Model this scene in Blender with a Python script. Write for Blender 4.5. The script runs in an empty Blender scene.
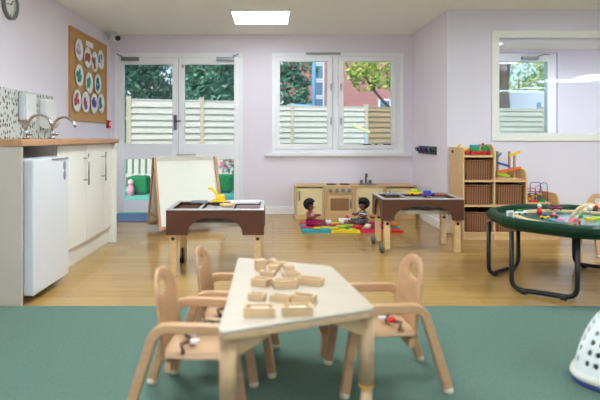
import bpy, bmesh, math, random
from mathutils import Vector, Matrix, Euler
R = math.radians
rnd = random.Random(7)
sc = bpy.context.scene
COL = sc.collection

# ------------------------------------------------------------------ materials
def lin(c):
    return tuple(((v/255)/12.92 if v/255 <= .04045 else ((v/255+.055)/1.055)**2.4) for v in c)
_m = {}
def mat(name, rgb, rough=.5, metal=0, noise=0, nscale=8, stretch=(1,1,1), rgb2=None, bump=0, bscale=None, spec=.4, coat=0):
    if name in _m: return _m[name]
    m = bpy.data.materials.new(name); m.use_nodes = True
    nt = m.node_tree; b = nt.nodes['Principled BSDF']
    c = lin(rgb)
    b.inputs['Base Color'].default_value = (*c, 1)
    b.inputs['Roughness'].default_value = rough
    b.inputs['Metallic'].default_value = metal
    b.inputs['Specular IOR Level'].default_value = spec
    b.inputs['Coat Weight'].default_value = coat
    tc = nt.nodes.new('ShaderNodeTexCoord')
    mp = nt.nodes.new('ShaderNodeMapping'); mp.inputs['Scale'].default_value = stretch
    nt.links.new(tc.outputs['Object'], mp.inputs['Vector'])
    n = nt.nodes.new('ShaderNodeTexNoise'); n.inputs['Scale'].default_value = nscale; n.inputs['Detail'].default_value = 4
    nt.links.new(mp.outputs[0], n.inputs['Vector'])
    r = nt.nodes.new('ShaderNodeValToRGB')
    c2 = lin(rgb2) if rgb2 else tuple(v*(1-noise) for v in c)
    r.color_ramp.elements[0].position = .35; r.color_ramp.elements[0].color = (*c2, 1)
    r.color_ramp.elements[1].position = .65; r.color_ramp.elements[1].color = (*c, 1)
    nt.links.new(n.outputs['Fac'], r.inputs['Fac'])
    if noise or rgb2: nt.links.new(r.outputs['Color'], b.inputs['Base Color'])
    if bump:
        n2 = nt.nodes.new('ShaderNodeTexNoise'); n2.inputs['Scale'].default_value = bscale or nscale*4
        nt.links.new(mp.outputs[0], n2.inputs['Vector'])
        bp = nt.nodes.new('ShaderNodeBump'); bp.inputs['Strength'].default_value = bump; bp.inputs['Distance'].default_value = .01
        nt.links.new(n2.outputs['Fac'], bp.inputs['Height']); nt.links.new(bp.outputs[0], b.inputs['Normal'])
    _m[name] = m
    return m
def emat(name, rgb, strength):
    m = bpy.data.materials.new(name); m.use_nodes = True
    b = m.node_tree.nodes['Principled BSDF']
    b.inputs['Base Color'].default_value = (.8,.8,.8,1)
    b.inputs['Emission Color'].default_value = (*lin(rgb), 1)
    b.inputs['Emission Strength'].default_value = strength
    return m
def glassmat():
    m = bpy.data.materials.new('window_glass'); m.use_nodes = True
    nt = m.node_tree; nt.nodes.clear()
    o = nt.nodes.new('ShaderNodeOutputMaterial'); mx = nt.nodes.new('ShaderNodeMixShader')
    t = nt.nodes.new('ShaderNodeBsdfTransparent'); g = nt.nodes.new('ShaderNodeBsdfGlossy')
    g.inputs['Roughness'].default_value = .02
    t.inputs['Color'].default_value = (.95,.975,.98,1)
    f = nt.nodes.new('ShaderNodeFresnel'); f.inputs['IOR'].default_value = 1.5
    nt.links.new(f.outputs[0], mx.inputs[0]); nt.links.new(t.outputs[0], mx.inputs[1]); nt.links.new(g.outputs[0], mx.inputs[2])
    nt.links.new(mx.outputs[0], o.inputs[0]); return m
def floormat():
    m = bpy.data.materials.new('oak_planks'); m.use_nodes = True
    nt = m.node_tree; b = nt.nodes['Principled BSDF']
    tc = nt.nodes.new('ShaderNodeTexCoord')
    br = nt.nodes.new('ShaderNodeTexBrick')
    br.inputs['Scale'].default_value = 1; br.inputs['Brick Width'].default_value = 1.25; br.inputs['Row Height'].default_value = .125
    br.inputs['Mortar Size'].default_value = .002; br.offset = .37
    br.inputs['Color1'].default_value = (*lin((189,152,92)),1); br.inputs['Color2'].default_value = (*lin((177,138,78)),1)
    br.inputs['Mortar'].default_value = (*lin((146,110,68)),1)
    nt.links.new(tc.outputs['Object'], br.inputs['Vector'])
    mp = nt.nodes.new('ShaderNodeMapping'); mp.inputs['Scale'].default_value = (1.2, 14, 1)
    nt.links.new(tc.outputs['Object'], mp.inputs['Vector'])
    n = nt.nodes.new('ShaderNodeTexNoise'); n.inputs['Scale'].default_value = 2.2; n.inputs['Detail'].default_value = 6; n.inputs['Distortion'].default_value = .6
    nt.links.new(mp.outputs[0], n.inputs['Vector'])
    r = nt.nodes.new('ShaderNodeValToRGB')
    r.color_ramp.elements[0].position = .3; r.color_ramp.elements[0].color = (.80,.76,.70,1)
    r.color_ramp.elements[1].position = .7; r.color_ramp.elements[1].color = (1,1,1,1)
    nt.links.new(n.outputs['Fac'], r.inputs['Fac'])
    mx = nt.nodes.new('ShaderNodeMix'); mx.data_type = 'RGBA'; mx.blend_type = 'MULTIPLY'; mx.inputs[0].default_value = 1
    nt.links.new(br.outputs['Color'], mx.inputs[6]); nt.links.new(r.outputs['Color'], mx.inputs[7])
    nt.links.new(mx.outputs[2], b.inputs['Base Color'])
    b.inputs['Roughness'].default_value = .2; b.inputs['Specular IOR Level'].default_value = .5
    return m
def tilemat():
    m = bpy.data.materials.new('mosaic_tiles'); m.use_nodes = True
    nt = m.node_tree; b = nt.nodes['Principled BSDF']
    tc = nt.nodes.new('ShaderNodeTexCoord')
    mp = nt.nodes.new('ShaderNodeMapping'); mp.inputs['Scale'].default_value = (30, 30, 22)
    nt.links.new(tc.outputs['Object'], mp.inputs['Vector'])
    v = nt.nodes.new('ShaderNodeTexVoronoi'); v.inputs['Scale'].default_value = 1; v.inputs['Randomness'].default_value = .75
    nt.links.new(mp.outputs[0], v.inputs['Vector'])
    r = nt.nodes.new('ShaderNodeValToRGB'); r.color_ramp.interpolation = 'CONSTANT'
    r.color_ramp.elements[0].position = 0; r.color_ramp.elements[0].color = (1,1,1,1)
    r.color_ramp.elements[1].position = .33; r.color_ramp.elements[1].color = (0,0,0,1)
    nt.links.new(v.outputs['Distance'], r.inputs['Fac'])
    sp = nt.nodes.new('ShaderNodeSeparateColor'); nt.links.new(v.outputs['Color'], sp.inputs[0])
    r2 = nt.nodes.new('ShaderNodeValToRGB')
    r2.color_ramp.elements[0].position = .25; r2.color_ramp.elements[0].color = (*lin((98,94,84)),1)
    r2.color_ramp.elements[1].position = .8; r2.color_ramp.elements[1].color = (*lin((190,196,190)),1)
    nt.links.new(sp.outputs[0], r2.inputs['Fac'])
    mx = nt.nodes.new('ShaderNodeMix'); mx.data_type = 'RGBA'
    mx.inputs[6].default_value = (*lin((214,217,214)),1)
    nt.links.new(r.outputs['Color'], mx.inputs[0]); nt.links.new(r2.outputs['Color'], mx.inputs[7])
    nt.links.new(mx.outputs[2], b.inputs['Base Color']); b.inputs['Roughness'].default_value = .25
    return m
def wickermat():
    m = bpy.data.materials.new('brown_wicker'); m.use_nodes = True
    nt = m.node_tree; b = nt.nodes['Principled BSDF']
    tc = nt.nodes.new('ShaderNodeTexCoord')
    w = nt.nodes.new('ShaderNodeTexWave'); w.wave_type = 'BANDS'; w.bands_direction = 'X'; w.inputs['Scale'].default_value = 14; w.inputs['Distortion'].default_value = 1.5
    w2 = nt.nodes.new('ShaderNodeTexWave'); w2.wave_type = 'BANDS'; w2.bands_direction = 'Z'; w2.inputs['Scale'].default_value = 30; w2.inputs['Distortion'].default_value = 1
    nt.links.new(tc.outputs['Object'], w.inputs[0]); nt.links.new(tc.outputs['Object'], w2.inputs[0])
    mu = nt.nodes.new('ShaderNodeMath'); mu.operation = 'MULTIPLY'
    nt.links.new(w.outputs['Fac'], mu.inputs[0]); nt.links.new(w2.outputs['Fac'], mu.inputs[1])
    r = nt.nodes.new('ShaderNodeValToRGB')
    r.color_ramp.elements[0].color = (*lin((96,56,32)),1); r.color_ramp.elements[1].position = .7; r.color_ramp.elements[1].color = (*lin((176,118,74)),1)
    nt.links.new(mu.outputs[0], r.inputs['Fac']); nt.links.new(r.outputs['Color'], b.inputs['Base Color'])
    bp = nt.nodes.new('ShaderNodeBump'); bp.inputs['Strength'].default_value = .6; bp.inputs['Distance'].default_value = .006
    nt.links.new(mu.outputs[0], bp.inputs['Height']); nt.links.new(bp.outputs[0], b.inputs['Normal'])
    b.inputs['Roughness'].default_value = .6
    return m
def brickmat():
    m = bpy.data.materials.new('house_brick'); m.use_nodes = True
    nt = m.node_tree; b = nt.nodes['Principled BSDF']
    tc = nt.nodes.new('ShaderNodeTexCoord'); mp = nt.nodes.new('ShaderNodeMapping'); mp.inputs['Rotation'].default_value = (R(90),0,0)
    br = nt.nodes.new('ShaderNodeTexBrick'); br.inputs['Scale'].default_value = 1
    br.inputs['Brick Width'].default_value = .24; br.inputs['Row Height'].default_value = .08; br.inputs['Mortar Size'].default_value = .008
    br.inputs['Color1'].default_value = (*lin((186,122,122)),1); br.inputs['Color2'].default_value = (*lin((168,108,112)),1); br.inputs['Mortar'].default_value = (*lin((190,160,156)),1)
    nt.links.new(tc.outputs['Object'], mp.inputs[0]); nt.links.new(mp.outputs[0], br.inputs['Vector']); nt.links.new(br.outputs['Color'], b.inputs['Base Color'])
    b.inputs['Roughness'].default_value = .9
    return m

WALL = mat('lilac_wall_paint', (236,229,239), .75, spec=.2)
CEIL = mat('ceiling_paint', (250,250,243), .85, spec=.1)
WHITE = mat('white_gloss_paint', (246,247,248), .35)
UPVC = mat('white_window_plastic', (250,251,254), .45)
CREAM = mat('cream_cupboard', (234,231,222), .3)
FRIDGE = mat('fridge_white', (214,213,216), .28)
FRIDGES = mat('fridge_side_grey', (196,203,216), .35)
WORK = mat('wood_worktop', (190,140,98), .45, noise=.18, nscale=5, stretch=(8,1,8))
METAL = mat('brushed_steel', (176,172,168), .3, 1)
CHROME = mat('chrome_metal', (200,200,204), .15, 1)
BIRCH = mat('birch_tabletop', (192,176,158), .38, noise=.06, nscale=3, stretch=(2,12,2))
BEECH = mat('beech_wood', (202,156,116), .42, noise=.12, nscale=4, stretch=(3,3,12))
BEECHB = mat('beech_edge', (204,166,128), .42, noise=.1, nscale=5, stretch=(3,12,3))
PINE = mat('pale_play_wood', (224,186,134), .45, noise=.1, nscale=5, stretch=(3,3,10))
PLY = mat('pale_ply_panel', (236,214,164), .45, noise=.06, nscale=4, stretch=(3,3,9))
WALNUT = mat('brown_wood_apron', (94,54,34), .45, noise=.22, nscale=5, stretch=(2,12,12))
BLOCK = mat('block_wood', (204,170,130), .5, noise=.1, nscale=9, stretch=(2,8,8))
DARK = mat('black_plastic', (34,34,38), .45)
GREYP = mat('grey_plastic', (120,126,134), .4)
RUBBER = mat('grey_rubber', (94,98,98), .7)
CARPET = mat('teal_carpet', (105,127,115), .95, nscale=90, rgb2=(94,117,105), bump=.5, bscale=260, spec=.05)
GREEN = mat('dark_green_plastic', (2,50,28), .45, spec=.3)
BLACKM = mat('black_steel_tube', (24,26,28), .35)
GLASS = glassmat()
FLOORM = floormat(); TILE = tilemat(); WICK = wickermat(); BRICK = brickmat()
CORK = mat('cork_board', (206,160,102), .9, noise=.15, nscale=60)
TRAYC = mat('tray_light_metal', (196,190,190), .3, .3)
YEL = mat('yellow_plastic', (246,200,20), .35)
RED = mat('red_plastic', (206,34,40), .4)
BLUE = mat('blue_plastic', (30,84,170), .4)
GRN = mat('green_plastic', (40,150,72), .4)
LIME = mat('lime_plastic', (176,206,40), .4)
ORG = mat('orange_plastic', (240,120,40), .4)
PURP = mat('purple_plastic', (96,52,160), .4)
TEAL = mat('teal_plastic', (36,150,160), .4)
MAG = mat('magenta_cloth', (150,26,84), .85)
PINK = mat('pink_cloth', (236,150,176), .85)
CRIM = mat('crimson_cloth', (206,44,80), .85)
TEALC = mat('turquoise_cloth', (30,160,176), .85)
YELC = mat('yellow_cloth', (226,206,40), .85)
PURC = mat('plum_cloth', (150,70,110), .85)
PWH = mat('white_plastic', (232,234,234), .35)
PAPER = mat('white_paper', (238,238,236), .8)
SKIN = mat('brown_doll_skin', (124,76,54), .5)
HAIR = mat('black_hair', (22,18,20), .7, bump=.8, bscale=90)
MAROON = mat('maroon_plastic', (120,24,50), .4)

# ------------------------------------------------------------------ mesh builder
class MB:
    def __init__(s): s.bm = bmesh.new(); s.mats = []; s.cur = 0
    def m(s, material):
        if material not in s.mats: s.mats.append(material)
        s.cur = s.mats.index(material); return s
    def _f(s, vs, smooth=False):
        try: f = s.bm.faces.new(vs)
        except ValueError: return None
        f.material_index = s.cur; f.smooth = smooth; return f
    def box(s, x0, y0, z0, x1, y1, z1, T=None):
        v = [Vector(p) for p in ((x0,y0,z0),(x1,y0,z0),(x1,y1,z0),(x0,y1,z0),(x0,y0,z1),(x1,y0,z1),(x1,y1,z1),(x0,y1,z1))]
        if T: v = [T @ p for p in v]
        v = [s.bm.verts.new(p) for p in v]
        for q in ((3,2,1,0),(4,5,6,7),(0,1,5,4),(1,2,6,5),(2,3,7,6),(3,0,4,7)): s._f([v[i] for i in q])
        return s
    def cbox(s, c, d, rot=(0,0,0)):
        T = Matrix.Translation(c) @ Euler(rot).to_matrix().to_4x4()
        return s.box(-d[0]/2,-d[1]/2,-d[2]/2,d[0]/2,d[1]/2,d[2]/2,T)
    def tube(s, pts, r, n=10, closed=False):
        pts = [Vector(p) for p in pts]; rings = []; N = len(pts)
        rs = r if isinstance(r, (list, tuple)) else [r]*N
        prev = None
        for i, p in enumerate(pts):
            a = pts[(i-1) % N] if (closed or i > 0) else p
            b = pts[(i+1) % N] if (closed or i < N-1) else p
            t = (b-a).normalized()
            if prev is None:
                u = t.orthogonal().normalized()
            else:
                u = (prev - t*prev.dot(t)).normalized()
            prev = u; w = t.cross(u)
            rings.append([s.bm.verts.new(p + (u*math.cos(2*math.pi*k/n) + w*math.sin(2*math.pi*k/n))*rs[i]) for k in range(n)])
        for i in range(N if closed else N-1):
            A, B = rings[i], rings[(i+1) % N]
            for k in range(n): s._f([A[k], A[(k+1)%n], B[(k+1)%n], B[k]], True)
        if not closed:
            s._f(list(reversed(rings[0]))); s._f(rings[-1])
        return s
    def cyl(s, p0, p1, r, n=16, r1=None): return s.tube([p0, p1], [r, r if r1 is None else r1], n)
    def lathe(s, prof, c=(0,0,0), n=20, T=None):
        rings = []
        for (r, z) in prof:
            ring = []
            for k in range(n):
                a = 2*math.pi*k/n; p = Vector((c[0]+max(r,1e-4)*math.cos(a), c[1]+max(r,1e-4)*math.sin(a), c[2]+z))
                ring.append(s.bm.verts.new(T @ p if T else p))
            rings.append(ring)
        for A, B in zip(rings, rings[1:]):
            for k in range(n): s._f([A[k], A[(k+1)%n], B[(k+1)%n], B[k]], True)
        s._f(list(reversed(rings[0]))); s._f(rings[-1]); return s
    def sph(s, c, r, sc_=(1,1,1), n=14, T=None):
        prof = [(math.sin(math.pi*i/8)*r, -math.cos(math.pi*i/8)*r) for i in range(9)]
        M = Matrix.Translation(c) @ Matrix.Diagonal((*sc_, 1)); M = T @ M if T else M
        return s.lathe(prof, n=n, T=M)
    def prism(s, poly, axis, a, b, T=None):
        # poly 2D; axis 'x': (y,z), 'y': (x,z), 'z': (x,y)
        def P(u, v, w):
            p = Vector({'x':(w,u,v),'y':(u,w,v),'z':(u,v,w)}[axis]); return T @ p if T else p
        A = [s.bm.verts.new(P(u,v,a)) for u,v in poly]; B = [s.bm.verts.new(P(u,v,b)) for u,v in poly]
        s._f(list(reversed(A))); s._f(B)
        for i in range(len(poly)):
            j = (i+1) % len(poly); s._f([A[i], A[j], B[j], B[i]])
        return s
    def build(s, name, material=None, parent=None, bevel=0, smooth=False, loc=None, sub=0, solid=0, bseg=2):
        bmesh.ops.recalc_face_normals(s.bm, faces=s.bm.faces[:])
        me = bpy.data.meshes.new(name); s.bm.to_mesh(me); s.bm.free()
        if smooth:
            for p in me.polygons: p.use_smooth = True
        if material is not None and not s.mats: me.materials.append(material)
        for m_ in s.mats: me.materials.append(m_)
        o = bpy.data.objects.new(name, me); COL.objects.link(o)
        if parent: o.parent = parent
        if loc: o.location = loc
        if solid:
            md = o.modifiers.new('s', 'SOLIDIFY'); md.thickness = solid; md.offset = 0
        if bevel:
            md = o.modifiers.new('b', 'BEVEL'); md.width = bevel; md.segments = bseg; md.limit_method = 'ANGLE'; md.angle_limit = R(40)
        if sub:
            md = o.modifiers.new('u', 'SUBSURF'); md.levels = sub; md.render_levels = sub
        return o
def tag(o, label, cat, group=None, kind=None):
    o['label'] = label; o['category'] = cat
    if group: o['group'] = group
    if kind: o['kind'] = kind
    return o
def thing(name, label, cat, loc=(0,0,0), rz=0, group=None, rot=None):
    o = bpy.data.objects.new(name, None); COL.objects.link(o)
    o.empty_display_size = .05
    o.location = loc; o.rotation_euler = rot if rot else (0,0,rz)
    return tag(o, label, cat, group)
def struct(o, label=None):
    o['kind'] = 'structure'
    if label: o['label'] = label
    return o
def dup(root, loc, rz=None, label=None, group=None, rot=None):
    r = root.copy(); COL.objects.link(r); r.location = loc
    if rz is not None: r.rotation_euler = (0,0,rz)
    if rot: r.rotation_euler = rot
    if label: r['label'] = label
    if group: r['group'] = group
    def rec(src, dst):
        for ch in list(src.children):
            c = ch.copy(); COL.objects.link(c); c.parent = dst; rec(ch, c)
    rec(root, r); return r
def arc(cx, cy, r, a0, a1, n=8):
    return [(cx+r*math.cos(R(a0+(a1-a0)*i/n)), cy+r*math.sin(R(a0+(a1-a0)*i/n))) for i in range(n+1)]
def roundpath(pts, r, n=6):
    out = [Vector(pts[0])]
    for a, b, c in zip(pts, pts[1:], pts[2:]):
        a, b, c = Vector(a), Vector(b), Vector(c)
        d0 = (a-b).normalized(); d1 = (c-b).normalized()
        rr = min(r, (a-b).length*.49, (c-b).length*.49)
        p0 = b+d0*rr; p1 = b+d1*rr
        for i in range(n+1):
            t = i/n; out.append((1-t)**2*p0 + 2*t*(1-t)*b + t*t*p1)
    out.append(Vector(pts[-1])); return out
def ribbon(mb, path2, th, axis, a, b):
    P = [Vector(p) for p in path2]; L, Rr = [], []
    for i, p in enumerate(P):
        t = ((P[min(i+1,len(P)-1)]-P[max(i-1,0)])).normalized(); n = Vector((-t.y, t.x))
        L.append(p+n*th/2); Rr.append(p-n*th/2)
    def V(u, w): 
        return {'x':(w,u[0],u[1]),'y':(u[0],w,u[1]),'z':(u[0],u[1],w)}[axis]
    q = [[mb.bm.verts.new(V(x, w)) for x, w in ((L[i],a),(L[i],b),(Rr[i],b),(Rr[i],a))] for i in range(len(P))]
    for A, B in zip(q, q[1:]):
        for k in range(4): mb._f([A[k],A[(k+1)%4],B[(k+1)%4],B[k]])
    mb._f(q[0][::-1]); mb._f(q[-1])
    return mb

# ------------------------------------------------------------------ camera
EYE = .98; F = 530.0
cam = bpy.data.cameras.new('camera'); camo = bpy.data.objects.new('camera', cam); COL.objects.link(camo)
camo.location = (0,0,EYE); camo.rotation_euler = (R(90),0,0)
cam.sensor_width = 36; cam.lens = F/600*36
cam.shift_x = 27/600; cam.shift_y = -63/600
cam.clip_start = .05; cam.clip_end = 200
cam.dof.use_dof = True; cam.dof.focus_distance = 5.2; cam.dof.aperture_fstop = 1.9
sc.camera = camo
def at(px, py, Y):
    s = F/Y; return Vector(((px-273)/s, Y, EYE+(137-py)/s))

# ------------------------------------------------------------------ room shell
XL, YF, YR, XJ, H = -2.07, 6.74, 5.42, 1.78, 2.285
XR, YB = 8.2, -2.6
T = .12
struct(MB().box(XL-T, YB-T, -.1, XR+T, YF+.02, 0).build('floor', FLOORM), 'pale oak plank laminate floor')
struct(MB().box(XL-T, YB-T, H, XR+T, YF+.3, H+.1).build('ceiling', CEIL), 'off white painted ceiling')
struct(MB().box(XL-T, YB-T, 0, XL, YF+.25, H).build('wall_left', WALL), 'lilac wall behind the worktop')
# far wall with openings: double doors and window
DX0, DX1, DZ1 = -2.01, -.385, 2.055
WX0, WX1, WZ0, WZ1 = -.013, 1.667, .775, 2.055
b = MB(); YT = YF+.25
b.box(XL, YF, 0, DX0, YT, H); b.box(DX0, YF, DZ1, WX0, YT, H); b.box(DX1, YF, 0, WX0, YT, DZ1)
b.box(WX0, YF, 0, WX1, YT, WZ0); b.box(WX0, YF, WZ1, 3.62, YT, H); b.box(WX1, YF, 0, 2.35, YT, WZ1)
b.box(3.62, YF, 0, XR+T, YT, H)
struct(b.build('wall_far', WALL), 'lilac far wall with doors and window')
struct(MB().box(XJ, YR+T, 0, XJ+T, YF, H).build('wall_return', WALL), 'lilac return wall beside the play kitchen')
HX0, HX1, HZ0, HZ1 = 2.31, 5.2, 1.02, 1.99
b = MB(); b.box(XJ, YR, 0, HX0, YR+T, H); b.box(HX0, YR, 0, HX1, YR+T, HZ0); b.box(HX0, YR, HZ1, HX1, YR+T, H); b.box(HX1, YR, 0, XR, YR+T, H)
struct(b.build('wall_right', WALL), 'lilac wall with the internal window')
struct(MB().box(XR, YB, 0, XR+T, YF, H).build('wall_side', WALL), 'lilac side wall')
struct(MB().box(XL, YB-T, 0, XR, YB, H).build('wall_back', WALL), 'lilac wall behind the camera')
# baseboards
def bb(n, *a): struct(MB().box(*a).build('baseboard_'+n, WHITE, bevel=.004), 'white skirting board')
bb('far', DX1+.01, YF-.018, 0, XJ, YF, .095)
bb('return', XJ-.018, YR, 0, XJ, YF-.018, .095)
bb('right', XJ-.018, YR-.018, 0, XR, YR, .095)
bb('left', XL, 5.02, 0, XL+.018, YF, .095)
# internal window frame
b = MB()
def fr(b, x0, z0, x1, z1, w, y0, y1):
    b.box(x0,y0,z0,x1,y1,z0+w); b.box(x0,y0,z1-w,x1,y1,z1); b.box(x0,y0,z0+w,x0+w,y1,z1-w); b.box(x1-w,y0,z0+w,x1,y1,z1-w)
fr(b, 2.232, .94, 5.28, 2.065, .075, YR-.022, YR+.02)
w3 = struct(b.build('window_3', mat('cream_window_frame',(248,246,238),.4), bevel=.004), 'cream framed internal window to the next room')
struct(MB().box(2.31, YR+.02, 1.018, 5.2, YR+.026, 1.99).build('window_pane', GLASS, w3))
# ------------------------------------------------------------------ main window
w1 = MB(); YW = YF+.01
fr(w1, WX0, WZ0, WX1, WZ1, .05, YW, YW+.09)
w1.box(1.56, YW+.002, WZ0+.05, WX1-.05, YW+.088, WZ1-.05); w1.box(.765, YW+.002, WZ0+.05, .826, YW+.088, WZ1-.05)
w1 = struct(w1.build('window_1', UPVC, bevel=.005), 'white window of two casements in the far wall')
for (a, c, hx) in ((.028,.752,.735),(.838,1.565,.862)):
    b = MB(); fr(b, a, .83, c, 2.0, .06, YW-.022, YW+.05)
    sh = b.build('casement', UPVC, w1, bevel=.006)
    MB().box(a+.06, YW+.01, .89, c-.06, YW+.016, 1.94).build('window_pane', GLASS, sh)
    for z in (1.19, 1.62):
        b = MB(); b.box(hx-.012, YW-.034, z-.035, hx+.012, YW-.022, z+.035); b.cbox((hx, YW-.045, z-.01), (.016,.02,.09)); b.build('window_handle', mat('handle_satin',(190,188,186),.3,.6), sh)
MB().box(.42, YW-.03, 2.03, .86, YW, 2.052).build('trickle_vent', mat('vent_grey',(150,146,146),.5), w1)
MB().box(1.10, YW-.03, .875, 1.55, YW-.0225, .90).build('window_label', PWH, w1)
b = MB()
for x in (1.14, 1.29, 1.40): b.box(x, YW-.033, .881, x+(.1 if x != 1.29 else .04), YW-.0305, .893)
b.build('label_print', DARK, w1)
struct(MB().box(WX0-.09, YF-.05, .735, WX1+.09, YW+.03, .772).build('trim_1', WHITE, bevel=.006), 'white window sill board')
# ------------------------------------------------------------------ double doors
b = MB(); yd = YF+.01
b.box(DX0, yd, 0, DX0+.035, yd+.09, DZ1); b.box(DX1-.035, yd, 0, DX1, yd+.09, DZ1); b.box(DX0+.035, yd, 2.0, DX1-.035, yd+.09, DZ1)
struct(b.build('trim_2', UPVC, bevel=.004), 'white frame around the double doors')
for k, (a, c) in enumerate(((DX0+.037, -1.205), (-1.2, DX1-.037))):
    b = MB(); y0, y1 = yd-.01, yd+.045
    st = .075
    b.box(a, y0, .02, a+st, y1, 1.995); b.box(c-st, y0, .02, c, y1, 1.995)
    b.box(a+st, y0, 1.905, c-st, y1, 1.995); b.box(a+st, y0, .70, c-st, y1, .895); b.box(a+st, y0, .02, c-st, y1, .175)
    d = struct(b.build('door_%d'%(k+1), UPVC, bevel=.005), ('left' if k == 0 else 'right')+' leaf of the glazed white double doors')
    MB().box(a+st, y0+.02, .175, c-st, y0+.026, .70).build('door_pane', GLASS, d)
    MB().box(a+st, y0+.02, .895, c-st, y0+.026, 1.905).build('door_pane', GLASS, d)
    cx = (DX0+.20) if k == 0 else (DX1-.22)
    b = MB(); b.box(cx-.11, y0-.05, 1.945, cx+.11, y0-.001, 1.99); b.tube([(cx+(.1 if k else -.1), y0-.04, 1.992),(cx+(.1 if k else -.1), y0-.06, 2.0),(cx+(.17 if k else -.17), y0-.03, 2.03)], .007)
    b.build('door_closer', mat('closer_grey',(150,152,156),.35,.7), d)
    if k == 0:
        b = MB(); b.box(-1.262, y0-.012, 1.07, -1.222, y0-.001, 1.26); b.cyl((-1.242,y0-.012,1.18),(-1.242,y0-.05,1.18),.011); b.cyl((-1.25,y0-.05,1.18),(-1.16,y0-.05,1.18),.011)
        b.build('door_handle', mat('handle_dark',(118,118,124),.3,.8), d)
    else:
        MB().box(-1.16, y0-.006, 1.86, -1.135, y0-.001, 1.90).build('door_lock', METAL, d)
tag(MB().box(-1.98, 6.12, 0, -.62, 6.70, .012).build('entrance_mat', mat('blue_mat',(112,142,186),.9,bump=.4,nscale=80), bevel=.004), 'blue entrance mat on the floor in front of the glazed double doors', 'mat')
# door in the next room
b = MB(); b.box(3.50, YF+.01, 0, 3.61, YF+.1, 2.05); b.box(2.36, YF+.01, 0, 2.46, YF+.1, 2.05); b.box(2.46, YF+.01, 1.94, 3.50, YF+.1, 2.05); b.box(2.46, YF+.01, 0, 3.5, YF+.1, .9)
d3 = struct(b.build('door_3', UPVC, bevel=.005), 'white glazed door in the next room')
MB().box(2.46, YF+.04, .9, 3.5, YF+.046, 1.94).build('door_pane', GLASS, d3)
b = MB(); b.box(3.16, YF-.04, 1.96, 3.36, YF+.009, 2.0); b.tube([(3.34,YF-.03,2.0),(3.42,YF-.05,2.02),(3.52,YF-.0,2.03)], .007); b.build('door_closer', mat('closer_grey',(150,152,156),.35,.7), d3)

# ------------------------------------------------------------------ ceiling lights
PAND2 = emat('fill_strip', (240,250,255), 18.0); PAN = emat('fill_panel', (236,249,255), 30.0); PAND = emat('light_panel_dim', (240,250,255), 10.0)
def light(x, y, label, w=.59, l=.6, z=H, pm=None):
    t = thing('ceiling_light', label, 'light', (x,y,z), 0, 'square ceiling panel lights')
    b = MB(); fr_ = .02
    b.box(-w/2-fr_,-l/2-fr_,-.02,w/2+fr_,-l/2,0); b.box(-w/2-fr_,l/2,-.02,w/2+fr_,l/2+fr_,0); b.box(-w/2-fr_,-l/2,-.02,-w/2,l/2,0); b.box(w/2,-l/2,-.02,w/2+fr_,l/2,0)
    b.build('frame', WHITE, t)
    MB().box(-w/2,-l/2,-.014,w/2,l/2,-.002).build('diffuser', pm or PAN, t)
light(-.13, 5.73, 'lit square white panel light in the ceiling near the double doors', pm=PAND)
for x, y in ((-.32,3.3),(-.36,1.0),(-.42,-1.3),(2.88,3.3),(3.6,1.0),(4.5,-1.3)):  # unseen panels added to brighten the room, placed clear of the glass reflections
    light(x, y, 'added fill panel in the ceiling, out of view, brightening the room')
for x, y in ((6.75,-1.25),(7.1,-.35)):
    light(x, y, 'lit panel light mirrored as a white streak in the internal window', 1.19, .6, pm=PAND)
struct(MB().box(XJ+T, YR+T, 2.095, XR, YF, 2.12).build('ceiling_2', CEIL), 'lower white ceiling of the next room')
for x, tx in ((5.2,'furthest right'),(3.1,'nearest the glazed door')):  # added lamps, hidden behind the wall head, to brighten the next room
    light(x, 5.72, 'added unseen fill light under the low ceiling of the next room, '+tx, 1.0, .25, 2.095, pm=PAND2)

# ------------------------------------------------------------------ carpet
tag(MB().box(XL+.005, YB+.05, 0, XR-.05, 3.037, .012).build('carpet', CARPET), 'teal green carpet covering the floor in the foreground', 'carpet')

# ------------------------------------------------------------------ kitchen counter
XC = -1.45
t = tag(MB().box(XL+.003, 3.055, .925, XC, 5.0, .965).build('worktop', WORK, bevel=.006), 'brown wooden worktop running along the left wall over the fridge and cupboards', 'worktop')
tag(MB().box(XL+.003, 3.062, .001, -1.452, 3.08, .924).build('end_panel', mat('end_panel_cream',(198,184,168),.4), bevel=.002), 'cream end panel closing the near end of the worktop', 'panel')
# fridge
t = thing('fridge', 'white undercounter fridge beneath the near end of the worktop', 'fridge', (-1.75, 3.37, 0))
MB().box(-.28,-.265,.03,.27,.265,.85).build('body', FRIDGES, t, bevel=.01)
dr = MB().box(.282,-.265,.045,.35,.265,.848).build('door', FRIDGE, t, bevel=.012, bseg=3)
MB().box(.27,-.25,.05,.284,.25,.84).build('door_seal', GREYP, t)
MB().box(.352,-.02,.835,.358,.235,.843).build('handle', GREYP, dr)
b = MB(); b.m(mat('badge_purple',(146,140,170),.5)); b.cyl((.351,.19,.755),(.355,.19,.755),.001)
for zz in (.79,.725):
    b.sph((.351,.19,zz), .03, (.1,.8,1.1))
b.build('badge', None, dr)
b = MB()
for sx in (-.22,.2):
    for sy in (-.22,.22): b.cyl((sx,sy,0.0),(sx,sy,.035),.02)
b.build('feet', DARK, t)
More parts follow.
